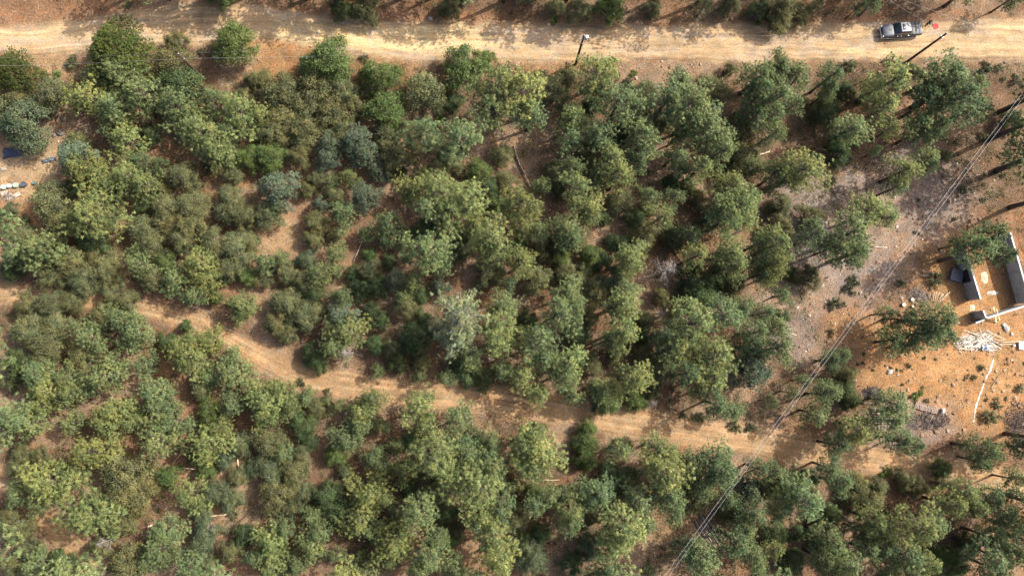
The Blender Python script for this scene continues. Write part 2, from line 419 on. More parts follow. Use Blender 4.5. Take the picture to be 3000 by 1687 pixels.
def ribbon(name, P, wv, seed):
    d = np.concatenate([[0], np.cumsum(np.hypot(*(P[1:]-P[:-1]).T))])
    s = np.arange(0, d[-1], 0.4)
    # smooth the centre line a little
    cx = np.interp(s, d, P[:, 0]); cy = np.interp(s, d, P[:, 1]); w = np.interp(s, d, wv)
    ker = np.ones(17)/17
    sm = lambda a: np.convolve(np.pad(a, 8, mode='edge'), ker, 'valid')
    cx, cy = sm(cx), sm(cy)
    tx = np.gradient(cx); ty = np.gradient(cy); L = np.hypot(tx, ty); nx_, ny_ = -ty/L, tx/L
    v = np.linspace(-1, 1, 16)
    ww = w[None]*(1+0.16*(vnoise(s/1.7+seed, s*0)-0.5))[None]
    A = cx[None]+v[:, None]*nx_[None]*ww; B = cy[None]+v[:, None]*ny_[None]*ww
    Zr = terr(A, B)+0.0*A - 0.05*(np.abs(v) > 0.97)[:, None] - 0.015*sum(np.exp(-((v-c)/0.14)**2) for c in (-0.42, 0.42))[:, None]
    me = grid_mesh(name, A, B, Zr, M['road'])
    RC = all_colour(A, B)*(1+0.16*(sum(np.exp(-((v-c)/0.16)**2) for c in (-0.42, 0.42))-0.45)[:, None]*(0.5+fbm(A/4, B/4, 3)))[..., None]
    set_col(me, RC.reshape(-1, 3), np.stack([np.repeat(s[None]*0.11, 16, 0), v[:, None]*4+0*A, 0*A+seed], -1).reshape(-1, 3))
    return tag(link(name, me), kind='structure')
ribbon('dirt_track', tr, tw, 5.0)
ribbon('dirt_lane', ln, lw, 9.0)

# ------------------------------------------------------------------ trees: prototypes
def unit(v): return v/(np.linalg.norm(v, axis=-1, keepdims=True)+1e-9)

def blades(mb, C, D, n, L, wd, spread, tone, r):
    """n thin pointed blades from each centre C, leaning along D"""
    m = len(C)
    c = np.repeat(C, n, 0); d = np.repeat(D, n, 0); tn = np.repeat(tone, n)
    dirs = unit(d+spread*r.normal(size=(m*n, 3)))
    side = unit(np.cross(dirs, r.normal(size=(m*n, 3))))
    ln_ = L*(0.65+0.5*r.random(m*n))[:, None]
    w = wd*(0.7+0.6*r.random(m*n))[:, None]
    c = c+dirs*ln_*0.12
    V = np.stack([c-side*w*0.35, c+side*w*0.35, c+dirs*ln_*0.6+side*w*0.5, c+dirs*ln_], 1)
    F = np.arange(m*n*4).reshape(-1, 4)
    V = V.reshape(-1, 3)
    Ft = np.concatenate([F[:, [0, 1, 2]], F[:, [0, 2, 3]]])
    mb.add(V, Ft, np.repeat(tn, 4), np.repeat(unit(0.30*d+0.9*dirs), 4, 0))

def leaves(mb, C, size, tone, r, cen, upb=0.5):
    m = len(C)
    nrm = unit(r.normal(size=(m, 3))+np.array([0, 0, upb])); a = unit(np.cross(nrm, r.normal(size=(m, 3)))); b = np.cross(nrm, a)
    s = size*(0.6+0.8*r.random(m))[:, None]
    V = np.stack([C-a*s, C+b*s*0.45, C+a*s, C-b*s*0.45], 1).reshape(-1, 3)
    F = np.arange(m*4).reshape(-1, 4)
    mb.add(V, np.concatenate([F[:, [0, 1, 2]], F[:, [0, 2, 3]]]), np.repeat(tone, 4), np.repeat(unit(0.7*unit(C-cen)+0.55*nrm), 4, 0))

def pine(seed, dense=1.0, pale=False, h=11.5, R=2.6, zb0=0.44, nl=44):
    """trunk, whorled limbs, and round needle tufts set along the outer limbs"""
    r = np.random.default_rng(seed)
    tk = MB(); cr = MB()
    lean = r.normal(size=2)*0.35
    def axis_at(z): t = z/h; return np.array([lean[0]*t*t, lean[1]*t*t, z])
    zs = np.linspace(-0.3, h*0.97, 9); tr0 = 0.05+0.014*h
    tk.tube([axis_at(z) for z in zs], [tr0*(1-z/h)+0.03 if z > 0 else tr0*1.25 for z in zs], 8)
    zb = h*(zb0+0.06*r.random()); n = int(nl*dense); ph = r.random(3)*6.28; C = []; D = []; T = []
    for i in range(n):
        t = (i+r.random())/n; z = zb+(h-zb-0.3)*t**0.92; az = i*2.399+r.normal()*0.35
        lob = 1+0.15*math.sin(2*az+ph[0])+0.13*math.sin(3*az+ph[1])
        L = R*max(0.10, (1-0.96*t**2.0))*(0.55+0.56*r.random())*lob*(0.70+0.30*min(1, t/0.15))
        base = axis_at(z); out = np.array([math.cos(az), math.sin(az), 0]); rise = L*(0.05+0.40*t)
        p = [base+out*L*s+np.array([0, 0, rise*s**1.3]) for s in (0, .35, .7, 1)]
        tk.tube(p, np.array([0.055, 0.04, 0.025, 0.012])*(0.6+0.5*(1-t)), 4, cap=False)
        side = np.array([-out[1], out[0], 0]); btone = 0.48+0.20*r.normal()
        k = max(3, int(L/0.20))
        for j in range(k):
            s = 0.34+0.66*(j+0.2+r.random()*0.6)/k
            q = base+out*L*s+np.array([0, 0, rise*s**1.3])
            for e in range(1 if s < 0.55 else 2 if r.random() < 0.75 else 3):
                off = side*r.normal()*0.38*(0.45+s*L*0.33)+out*r.normal()*0.16+np.array([0, 0, 0.05+0.26*r.random()])
                C.append(q+off); D.append(unit(out*0.35+np.array([0, 0, 0.7])+0.2*r.normal(size=3))); T.append(btone+0.20*r.normal()+0.25*(s-0.6))
    top = axis_at(h*0.97)
    for j in range(5): C.append(top+r.normal(size=3)*0.22); D.append(np.array([0, 0, 1.0])); T.append(0.6+0.1*r.normal())
    C = np.array(C); D = np.array(D); T = np.array(T)
    if pale:
        keep = r.random(len(C)) < 0.85; C, D, T = C[keep], D[keep], T[keep]
        for i in range(34):                               # bare grey limbs showing in the crown
            z = zb+(h-zb)*(0.25+0.7*r.random()); az = r.random()*6.28; L = R*(1-0.8*((z-zb)/(h-zb))**1.5)*(0.5+0.5*r.random())
            out = np.array([math.cos(az), math.sin(az), 0.45]); b0 = axis_at(z)
            p = [b0, b0+out*L*0.5+r.normal(size=3)*0.10, b0+out*L+r.normal(size=3)*0.18]
            tk.tube(p, [0.04, 0.026, 0.010], 4, cap=False)
    blades(cr, C, D, 22, 0.225, 0.052, 0.85, T, r)
    return tk, cr, h, R

def broad(seed, R=2.4, h=4.6, lobes=22, per=260, size=0.095, stems=5, gap=0.0, flat=0.55, mat='oak', blade=False, cone=0.0, ns=16):
    """a spreading crown: many small clumps of leaves over forking limbs"""
    r = np.random.default_rng(seed); tk = MB(); cr = MB()
    base = [np.array([r.normal()*0.15, r.normal()*0.15, -0.2]) for _ in range(stems)]
    for i in range(lobes):
        t = math.sqrt((i+0.5)/lobes); az = i*2.399+r.normal()*0.3
        wob = 1+0.18*math.sin(3*az+seed)+0.12*math.sin(5*az+2*seed)
        rr = R*t*0.86*wob
        zc = h*(1-(flat*t*t))*(0.82+0.14*r.random())-0.35
        if cone: zc = h*(1-cone*t)*(0.80+0.18*r.random())-0.2
        c = np.array([rr*math.cos(az), rr*math.sin(az), max(0.35, zc)])
        b = base[i % stems]; mid = b*0.4+c*np.array([0.45, 0.45, 0.62])+r.normal(size=3)*0.12
        tk.tube([b, mid, c*np.array([.85, .85, .92]), c+np.array([0, 0, 0.1])], [0.075, 0.05, 0.028, 0.01], 5, cap=False)
        for _ in range(4):
            e = c+r.normal(size=3)*np.array([.35, .35, .22]); tk.tube([c*np.array([.9, .9, .93]), (c+e)/2+r.normal(size=3)*.05, e], [0.018, 0.013, 0.006], 3, cap=False)
        lr = R*(0.20+0.12*r.random())
        sub = c+unit(r.normal(size=(ns, 3)))*lr*np.array([1, 1, 0.62])*(0.55+0.5*r.random((ns, 1)))
        sub[:, 2] += 0.05
        tone = 0.5+0.18*r.normal()
        if blade:
            D = unit(sub-c*np.array([0.75, 0.75, 0.4]))+np.array([0, 0, 0.5])
            blades(cr, sub, unit(D), per//ns, size*2.4, size*0.75, 0.6, tone+0.15*r.normal(size=ns), r)
        else:
            k = per//ns
            C = np.repeat(sub, k, 0)+r.normal(size=(ns*k, 3))*np.array([.17, .17, .12])*(lr/0.6)
            leaves(cr, C, size, np.repeat(tone+0.15*r.normal(size=ns), k), r, c-np.array([0, 0, 0.35*lr]))
    return tk, cr, h, R

def snag(seed, h=6.5, R=2.3, n=38):
    r = np.random.default_rng(seed); tk = MB(); cr = MB()
    zs = np.linspace(-0.3, h, 7); ax = lambda z: np.array([0.25*math.sin(z*.8+seed), 0.3*z/h, z])
    tk.tube([ax(z) for z in zs], 0.13*(1-zs/(h*1.1))+0.015, 7)
    def limb(b, d, L, rad, depth):
        p = [b]; q = b.copy(); v = d.copy()
        for k in range(4):
            v = unit(v+r.normal(size=3)*0.28+np.array([0, 0, .05])); q = q+v*L/4; p.append(q.copy())
        cr.tube(p, np.linspace(rad, rad*.35, 5), 4 if depth < 2 else 3, cap=False)
        if depth < 3:
            for k in range(5 if depth < 2 else 3):
                s_ = 1+int(r.integers(0, 4)); limb(p[s_], unit(v+r.normal(size=3)*.75), L*(.35+.25*r.random()), rad*.5, depth+1)
    for i in range(n):
        t = (i+r.random())/n; z = h*(0.28+0.70*t); az = i*2.399+r.normal()*.5
        limb(ax(z), unit(np.array([math.cos(az), math.sin(az), .25+.3*r.random()])), R*(1-0.7*t)*(0.45+0.55*r.random()), .024, 1)
    return tk, cr, h, R

PROTO = {}
def reg(kind, built, cmat, tmat='bark'):
    tk, cr, h, R = built; i = len(PROTO.setdefault(kind, []))
    PROTO[kind].append((tk.mesh('%s_trunk' % kind, M[tmat], True), cr.mesh('%s_crown' % kind, M[cmat]), h, R))
for s in range(9): reg('pine', pine(100+s, 0.85+0.3*((s*7) % 4)/3), 'pine')
for s in range(8): reg('pinyon', pine(130+s, 0.85+0.3*((s*5) % 4)/3, False, 6.6, 2.6, 0.16, 50), 'pine')
for s in range(2): reg('pale_pine', pine(150+s, 1.0, True), 'pine', 'grey_twig')
for s in range(6): reg('oak', broad(200+s, lobes=26+3*(s % 3), per=416, size=0.082), 'oak', 'grey_twig')
for s in range(3): reg('juniper', broad(300+s, 2.8, 4.6, 56, 1040, 0.060, 3, flat=0.66, blade=True, ns=52), 'juniper')
for s in range(3): reg('cypress', broad(400+s, 2.3, 6.2, 36, 640, 0.072, 1, blade=True, cone=0.62, ns=32), 'cypress')
for s in range(4): reg('shrub', broad(500+s, 0.8, 0.95, 9, 130, 0.055, 3, flat=0.5), 'oak')
for s in range(2): reg('snag', snag(600+s), 'grey_twig', 'grey_twig')

# kind code -> (prototype, tint (light colour of its leaves), object name, colour words, kind words)
KIND = {
 'P': ('pine', (0.94, 1.01, 1.06), 'pine_tree', 'mid-green', 'tall pine'),
 'Y': ('pine', (1.20, 1.15, 1.02), 'pine_tree', 'yellow-green', 'tall pine'),
 'K': ('pine', (0.74, 0.82, 0.82), 'pine_tree', 'dark green', 'tall pine'),
 'p': ('pinyon', (0.96, 1.00, 1.04), 'pinyon_tree', 'mid-green', 'bushy pinyon'),
 'y': ('pinyon', (1.20, 1.14, 1.00), 'pinyon_tree', 'yellow-green', 'bushy pinyon'),
 'k': ('pinyon', (0.74, 0.82, 0.80), 'pinyon_tree', 'dark green', 'bushy pinyon'),
 'G': ('pale_pine', (1.25, 1.22, 1.55), 'pine_tree', 'pale thin-crowned', 'tall pine'),
 'Q': ('oak', (1.02, 0.98, 0.86), 'oak_tree', 'grey-green', 'scrub oak'),
 'O': ('oak', (1.06, 1.00, 0.86), 'oak_tree', 'olive', 'scrub oak'),
 'B': ('oak', (0.82, 0.94, 0.95), 'oak_tree', 'blue-grey', 'scrub oak'),
 'M': ('oak', (0.74, 0.98, 0.56), 'oak_tree', 'bright green', 'scrub oak'),
 'N': ('oak', (0.50, 0.68, 0.50), 'oak_tree', 'dark green', 'scrub oak'),  # dark leaf colour, and shade put into the tint of shadowed oaks
 'J': ('juniper', (1.25, 1.16, 0.95), 'juniper_tree', 'dense round', 'juniper'),
 'C': ('cypress', (0.98, 1.07, 1.18), 'cypress_tree', 'blue-green', 'cypress'),
 'X': ('snag', (1, 1, 1), 'dead_tree', 'bare grey', 'dead tree'),
 's': ('shrub', (0.85, 0.90, 0.85), 'shrub', 'small grey-green', 'shrub'),
 'n': ('shrub', (0.55, 0.68, 0.55), 'shrub', 'small dark', 'shrub'),
 't': ('shrub', (0.95, 1.30, 0.55), 'shrub', 'small bright green', 'shrub'),
}
# surveyed crowns, tile by tile (tile = 750 x 422 photograph pixels, drawn at 2575 wide): code x y radius
TILES = [
 (0, 0, "J1150 470 300 J90 700 215 P1210 730 185 Y890 960 195 P1130 1090 185 P1450 930 200 Y1180 1220 150 N1790 850 230 Q1690 590 165 Q1750 350 110 M2330 400 210 Q930 770 150 Q480 920 165 Q140 985 130 B180 1230 255 P1750 1050 195 P1930 1160 140 P2150 1020 130 Y2390 1110 195 P2290 1310 140 P2000 1350 200 Y1250 1390 180 N1500 1320 110 s730 620 75 s450 750 48 t560 750 48 s2030 510 42 s2150 530 45 Q2545 790 105 Q2450 950 90 M2180 50 140 Q740 1430 130 s370 690 30 s1280 60 40"),
 (750, 0, "M720 570 230 Q560 640 150 M1240 760 200 M1300 1080 200 Q1700 880 205 M2080 640 205 M2290 500 105 Q600 850 230 Q850 880 180 Q250 920 200 Q480 1050 195 Q750 1120 200 Q280 1180 180 Q500 1300 180 Q150 1320 150 Q950 1050 140 Y60 1150 120 Q850 1350 170 C1000 1400 165 Q1320 1360 150 C740 1430 140 Y2400 900 190 P2400 1110 170 P1700 1330 160 P2050 1350 165 s1090 580 48 t1850 1190 48 P1500 1260 85 Q1080 80 140 Q1950 40 110 N850 10 150 Q60 800 110"),
 (1500, 0, "Y850 700 165 Y870 880 120 Y130 960 190 P180 1150 140 Q560 760 105 Q440 900 165 Y640 1180 140 P600 1380 125 P1080 1010 195 P1270 1090 130 P880 1330 150 P1320 1400 165 P1590 950 180 P1760 1010 180 P1680 820 110 Q2050 900 155 P1750 1200 140 P2010 1260 175 P2100 1370 120 Q2310 1300 165 K2480 750 150 P2500 950 150 P2480 1150 120 n1180 840 70 t1230 740 42 M1000 620 60 Q690 80 115 M1000 60 145 Q450 60 95 Q1420 80 90 t430 200 48 N2500 100 110 P1930 50 60 Q2200 30 100 P1670 1350 85 s300 750 75 s1070 760 40 Q2200 690 60"),
 (2250, 0, "P130 640 120 P100 790 130 P70 930 150 P60 1150 120 P50 1330 110 P320 790 130 P630 760 110 P600 920 85 P250 1060 90 s380 1030 60 Y1250 800 195 Y1080 880 120 Y1150 1090 145 Q1500 720 90 K1750 720 170 P1800 870 205 P1970 960 190 K1650 1000 145 P2110 1060 130 P2120 800 95 P860 1270 145 M850 1360 105 Y1240 1290 90 Y1540 1310 135 P1740 1270 115 N800 920 115 N600 1080 145 n2200 690 70 s2340 680 45 s830 660 80 s1220 620 48 s2500 800 55 Q150 100 165 Q350 150 110 P1080 10 85 P920 110 55 K2050 -150 140 K2480 -40 90 P520 20 55 N2480 1200 100 s2180 1380 55 s2380 790 30"),
 (0, 422, "C720 120 180 Y850 260 170 Y1020 320 120 Y1250 310 165 P1400 180 105 Y1450 410 150 P1590 200 75 Q1810 300 150 P1100 430 120 N700 430 95 O460 560 195 n250 790 90 Y900 690 260 N1430 600 110 Q590 820 170 N900 930 150 B70 670 85 Q1900 620 170 Q1650 640 150 Q1660 780 150 Q1860 800 150 Q1400 850 150 Q1500 990 150 Q1800 950 125 Q2290 500 110 Q2300 650 145 Q2450 720 140 Y2200 60 175 M2480 130 130 Q2330 290 105 P420 1080 195 Q200 960 125 P200 1150 145 N80 1260 110 Q680 1190 160 Q930 1140 105 Q1050 1250 160 X1080 1310 140 Q480 1310 135 Q800 1380 155 P1400 1190 135 Q1500 1330 135 M1650 1180 105 Y1990 1200 185 P1750 1350 135 Y2090 1350 140 Q2150 1000 175 Q2350 1050 170 Q2300 1240 145 M2480 1320 110 Q2510 1000 100 s2100 250 60 Q1620 430 80"),
 (750, 422, "M140 120 150 O420 110 125 C700 130 130 C1080 100 155 C1200 250 100 Q1380 110 160 C220 420 190 P750 380 80 Y930 330 90 C1080 500 150 C1330 310 60 C640 590 80 P200 650 75 Q100 720 135 Y1620 430 185 Y1860 450 165 Y2120 520 165 P1780 610 140 Y2000 690 150 P1320 800 140 P1300 960 80 P1120 900 90 P890 700 145 Q600 780 125 Q560 940 105 Q780 900 75 P1480 1010 70 P1780 1060 185 P1530 1140 80 P1890 1160 105 Y2350 920 175 Y2200 800 125 Y2400 1080 135 P2530 650 80 M2230 260 115 M2400 600 95 Q2030 250 60 P790 1090 100 M1130 1110 70 P100 1180 125 P240 1140 80 B500 1160 105 P640 1310 125 Q300 1280 115 Q60 1340 100 C1400 1370 110 P1580 1380 95 Q2350 1280 135 C1850 1430 90 P2540 1400 70 Q800 1270 75 P1560 30 80 n1450 260 60 N1750 850 150 N2080 930 100"),
 (1500, 422, "P610 210 105 Y1020 170 150 Y1060 330 135 P880 330 80 P1300 60 150 P1280 150 95 P1640 100 110 P1680 230 90 Y1900 230 135 P2080 60 135 Q2350 130 180 Q2300 240 115 Y300 410 80 Y80 600 140 Y100 790 120 Y650 430 145 Y760 600 140 Y790 720 95 P520 800 135 P620 900 105 P300 870 90 Q650 980 115 P1620 540 90 Y1480 740 120 Q1350 650 80 P1390 520 90 N940 740 70 N1250 750 100 M1780 420 75 Q1870 530 95 Y2200 420 125 Y2250 570 165 Y2150 760 150 P2400 550 95 Y2360 690 130 Q1980 700 125 P1820 900 90 Q1330 930 125 N1080 1010 110 Y1230 1120 130 Y1200 1240 105 M800 1110 115 M500 1160 105 Q560 1280 115 Y80 1200 120 Q660 1370 100 N900 1180 95 Y1850 1130 125 Y2200 1060 135 Y2210 1220 135 P2500 1000 100 P2520 1150 95 P2540 1300 95 X1560 1280 165 B1080 1370 145 N1850 1380 175 Q250 1360 135 Q720 1250 85 P2450 230 75 s1370 280 40"),
 (2250, 422, "Y400 220 180 P250 330 110 Y70 310 110 P30 450 70 Q150 620 115 Q450 720 125 Y1390 260 145 P1300 430 95 Y1600 120 105 P1640 230 70 Q1800 110 70 N730 80 125 Y1060 670 150 Y1180 720 95 P850 920 180 P470 930 130 P900 1100 145 Y80 1030 145 Y120 1200 115 Y40 1330 90 Q150 820 115 P650 1050 100 K2290 960 140 K2090 1090 155 K1910 1010 70 Q430 1340 110 t250 1330 85 n870 1380 65 s1980 450 55 s1880 755 30 s1690 1360 85 s1350 1400 48 P1100 60 50 s640 370 55 s2180 560 35 s2380 310 35 K2380 1120 90 s1490 890 25 s1520 560 22"),
 (0, 844, "Q250 170 130 Q480 150 145 Q700 130 120 O250 420 165 Q550 380 155 O440 560 155 P900 480 155 O800 630 145 Q1010 270 125 P1210 330 155 P1350 450 145 P1250 545 80 Q1250 130 105 Q1090 50 100 P1050 870 165 P1130 740 105 N150 760 150 Q400 700 110 P350 880 155 Y480 1010 165 P680 900 115 P700 1050 135 P870 1000 100 Y400 1190 135 Q100 930 105 P250 1350 160 P80 1340 110 Y1870 680 195 Y1950 550 140 Y2120 540 115 M1860 380 60 P1450 780 115 N1660 540 95 P2350 830 165 K2120 880 105 Q2000 970 125 P1560 1040 145 P1550 1180 115 B1650 1270 125 Y1150 1240 160 Y1050 1370 145 Y1330 1350 105 P720 1350 115 P1750 1350 145 M2100 1250 135 P2320 1170 125 Y2230 1400 120 Y2420 190 140 P1950 60 110 M2150 90 70 Q2330 690 80 P2520 1100 95"),
 (750, 844, "Y120 1120 190 Y230 1040 140 Y60 1260 140 P330 1190 120 Q280 130 145 P850 90 105 Q200 360 135 Q330 420 115 Q450 270 140 Q570 230 105 C850 270 150 Y920 410 170 P780 570 140 X920 640 110 N550 650 105 N610 750 105 P1220 830 80 P1640 880 75 P1930 900 85 N1600 500 165 Q1350 600 100 G2000 300 215 G2050 520 165 P2150 690 105 C1800 400 100 Y2450 330 160 Y2430 520 140 P2480 150 115 N1250 340 95 Q1500 180 115 Y1480 90 85 N2100 820 135 N2280 900 115 P2490 830 90 Y1060 1260 165 P1170 1120 135 P1050 1390 125 Y1650 1230 175 Y1710 1340 115 P2050 1330 155 P830 1200 95 P500 1100 90 Q700 1130 75 s450 950 48 N450 1380 125 P1270 1390 80 s710 1030 35"),
 (1500, 844, "Y60 480 100 P500 280 165 P610 190 115 P560 60 125 Y1170 130 140 P1050 200 85 Y1100 430 145 P970 530 85 N650 480 125 Y1820 350 185 Y1740 570 145 P1600 640 115 Y1900 530 95 P1550 460 105 Y2080 740 185 Y2050 880 135 K1720 880 125 P300 560 155 P330 690 105 Y560 780 145 P480 890 115 Y100 900 150 Y270 1080 115 Y970 1020 140 Y1200 920 150 P850 1000 75 P620 1080 105 M1250 1130 105 N1400 1000 105 N950 1160 130 P2080 1160 110 P1880 1060 75 n1880 1300 60 s1730 1280 40 P2250 1230 85 P2150 250 145 P2290 170 105 N1900 80 155 P2450 450 120 P2420 580 110 C2420 820 195 C2480 680 110 P2540 250 90 Q1350 320 90 Y1730 200 100 X1420 1170 75 M760 1400 80 Q280 1420 85 X1490 250 80 n2250 1390 65 s2410 1400 55"),
 (2250, 844, "N130 300 105 P60 400 95 P130 620 150 P180 60 80 n830 10 62 n700 150 75 n640 450 40 P1690 300 155 P1620 460 150 P1800 500 95 P1380 290 90 P1190 250 68 P1300 530 125 P1430 590 90 K770 680 80 K620 730 80 P660 830 50 P370 930 62 P600 1080 110 Q820 880 95 N780 1000 105 N850 1130 95 P490 1250 105 P250 1050 58 P40 1140 60 Y930 1390 165 P1280 1130 130 P1200 1350 135 t1480 1090 45 t1530 1060 40 n2150 800 36 n2080 900 32 s2540 1010 48 s2310 1160 52 s2250 1290 85 n1420 780 30 n970 665 20 n960 755 18 n1060 825 18 n910 765 18 n1350 830 16 n1300 820 16 n1575 700 20 n1355 970 18 n1600 1130 30 n2010 885 24 s2400 1110 20 n1690 715 16 n2200 1120 22 s1560 1000 20 n1240 800 18 s1980 920 16"),
 (0, 1266, "Q200 230 110 Q390 270 90 Q150 380 100 Y470 510 215 P170 630 115 P710 480 115 P400 730 115 Y900 210 165 P1600 80 185 Y2100 110 175 B2420 120 125 O1200 430 220 O1260 610 200 O1450 510 125 O1330 720 140 Y900 830 235 P1060 720 120 Q1230 940 115 M1680 450 110 M2060 380 90 Y1890 620 155 B2140 610 115 B2300 670 115 Q2400 450 105 B2530 380 95 B2000 790 115 B2050 1000 135 B2000 1140 105 P1650 1000 145 P1600 1170 145 P1500 1300 125 O1250 1330 175 Q1000 1150 115 Q120 990 145 Q60 840 95 P350 1330 135 N600 1330 145 Q130 1360 115 Q250 1200 105 N2440 1050 105 Q2300 1200 105 P2550 1260 90 P1900 1350 145 Q2100 1330 85 s2340 820 60 B2250 280 95 X1060 1090 90 N1950 240 90"),
 (750, 1266, "Q120 120 165 P280 210 105 B120 370 155 Q360 400 135 Q180 650 175 Q450 620 115 Q350 750 105 P560 830 95 Y130 1090 155 P300 970 105 P620 1010 115 P550 1160 145 N700 650 145 Q900 400 78 M800 230 110 P1180 260 115 P900 60 135 Y1480 400 125 P1400 150 85 Y1780 240 185 P1950 200 125 P2080 230 125 Y1900 480 125 Y1130 590 185 P1290 660 105 Y1050 880 165 P1160 970 115 Y1400 1130 185 P1350 1260 115 P1250 1080 95 P1680 830 145 N1530 560 100 M1440 960 90 Y2200 600 195 Y2230 810 125 P2250 940 105 P2480 720 125 P2450 350 135 P2330 250 90 P2350 100 95 Y2400 1080 165 Y2450 1260 155 N1920 830 105 P1790 1070 95 M1930 1100 78 P1720 1250 125 P1650 1360 105 P1980 1380 115 Y170 1370 145 P400 1330 115 P780 1240 78 P1120 1390 125 M1030 1250 60 N850 800 145 P60 1240 80"),
 (1500, 1266, "Y120 110 145 Y300 250 185 P200 360 125 M760 100 110 M740 260 105 P1080 190 105 P1440 160 145 Y1560 430 195 Y1620 280 115 P1560 610 115 P1830 310 115 P2060 270 165 P2120 430 145 P1950 530 105 O1900 660 145 Q1150 120 80 N1100 480 155 P350 650 115 P520 600 70 Y600 800 125 P690 600 95 P900 640 135 P600 930 105 P1280 700 135 P1620 750 115 Y1120 960 175 Y1050 1090 145 P1350 960 80 P960 1370 125 B800 1160 110 B200 1280 145 M120 1080 78 P20 750 50 P2200 680 95 C2400 560 105 P2480 370 105 P2400 770 125 P2330 940 105 P1950 1280 145 K1780 1200 105 P2280 1120 145 P2410 1240 115 P2510 1330 100 M180 600 75 P1000 830 70 N620 1330 105 P1380 1440 60 P250 730 105"),
 (2250, 1266, "K680 130 125 P1330 80 135 P1460 120 120 K2200 170 165 K2150 290 100 K2500 150 90 P640 360 115 P720 520 105 Q930 520 125 Q1110 560 125 Q1060 690 125 Q900 650 105 t1200 410 60 Q1400 480 105 Q1530 560 115 M1780 370 90 Q1750 520 80 Y2000 600 155 Y2080 750 125 P2250 640 115 P2450 620 105 P2350 820 145 Y1850 740 125 Y1520 930 185 P1690 900 115 P1620 1040 95 P1410 890 95 Y1090 900 125 Y1150 1030 125 P1180 1150 105 P950 1000 78 P620 1060 135 Y710 1180 105 P550 1290 105 P1000 1200 105 P800 1330 125 P640 1400 95 P360 720 175 Y150 700 125 P100 860 80 P200 550 105 Y60 1200 88 P50 400 98 N530 880 88 P1350 1240 145 P1230 1330 115 Y1600 1310 125 M1780 1230 88 M1900 1350 125 N2050 1160 100 P2260 1060 115 P2260 1200 145 P2460 1180 115 P2300 1380 115 N500 1110 105 N270 1330 115 P2480 950 90 P2500 480 100"),
]
KS = 750/2575.0
crowns = []
for tx, ty, text in TILES:
    tok = text.split(); i = 0
    while i < len(tok):
        code = tok[i][0]; x = float(tok[i][1:]); y = float(tok[i+1]); r = float(tok[i+2]); i += 3
        if code in 'PYK' and tx+x*KS < 1230 and 140 < ty+y*KS: code = code.lower()
        crowns.append((code, tx+x*KS, ty+y*KS, r*KS))
# two notes of one crown are one tree
crowns.sort(key=lambda c: -c[3])
kept = []
for c in crowns:
    if c[0] in 'snt': kept.append(list(c)); continue
    hit = None
    for k in kept:
        same = k[0] in 'PYKpyk' and c[0] in 'PYKpyk'
        if k[0] not in 'snt' and math.hypot(c[1]-k[1], c[2]-k[2]) < (0.70 if same else 0.62)*k[3]: hit = k; break
    if hit is None: kept.append(list(c))
    elif hit[3] < 52 and hit[0] in 'PYKpykQ': hit[3] *= 1.05; hit[1] += 0.12*(c[1]-hit[1]); hit[2] += 0.12*(c[2]-hit[2])
fr = np.random.default_rng(12)
for _ in range(2600):
    px, py = fr.random()*1720+780, fr.random()*1330+240
    if px > 2240 and py < 1380: continue
    if abs(py-np.interp(px, [t[0] for t in TRACK], [t[1] for t in TRACK])) < 85 or (px < 400 and 380 < py < 660): continue
    if fbm(px/170+3, py/170+8, 2) < 0.47: continue
    if sum(1 for k in kept if k[0] == 'N' and len(k) > 4) >= 42: break
    if all(math.hypot(px-k[1], py-k[2]) > 0.95*k[3]+16 for k in kept): kept.append(['N' if fr.random() < .5 else 'Q', px, py, 22+14*fr.random(), 1])
kept = [k[:4] for k in kept]
# beyond the frame: only what shades the picture or stands at its very edge
EDGE = [('P', 520, -108, 46), ('P', 860, -87, 48), ('K', 1180, -92, 46), ('P', 1480, -90, 46), ('P', 1680, -94, 46), ('K', 1250, -72, 40), ('K', 2250, -92, 46), ('P', 420, -91, 52), ('P', 330, -126, 52), ('K', 610, -106, 52), ('P', 950, -75, 50), ('P', 1060, -90, 52), ('K', 700, -126, 47), ('P', 1350, -75, 47), ('Q', 1560, -45, 42), ('P', 1800, -80, 47), ('P', 1960, -90, 47), ('P', 2100, -85, 47), ('K', 2400, -85, 47), ('P', 2560, -90, 42), ('P', 2750, -132, 52), ('K', 2900, -147, 52), ('K', 3075, 330, 70), ('P', 3090, 250, 60), ('K', 3080, 440, 70), ('P', 3120, 560, 60), ('K', 3070, 1480, 60), ('P', 3060, 1600, 60), ('P', 3090, 1290, 50),
        ('P', 200, 1735, 60), ('P', 600, 1740, 60), ('Y', 1000, 1745, 60), ('P', 1400, 1750, 60), ('P', 1800, 1740, 60), ('P', 2300, 1745, 60), ('P', 2700, 1740, 60),
        ('Q', -60, 300, 60), ('P', -60, 700, 60), ('P', -60, 1050, 60), ('P', -60, 1250, 60), ('P', -60, 1600, 60)]

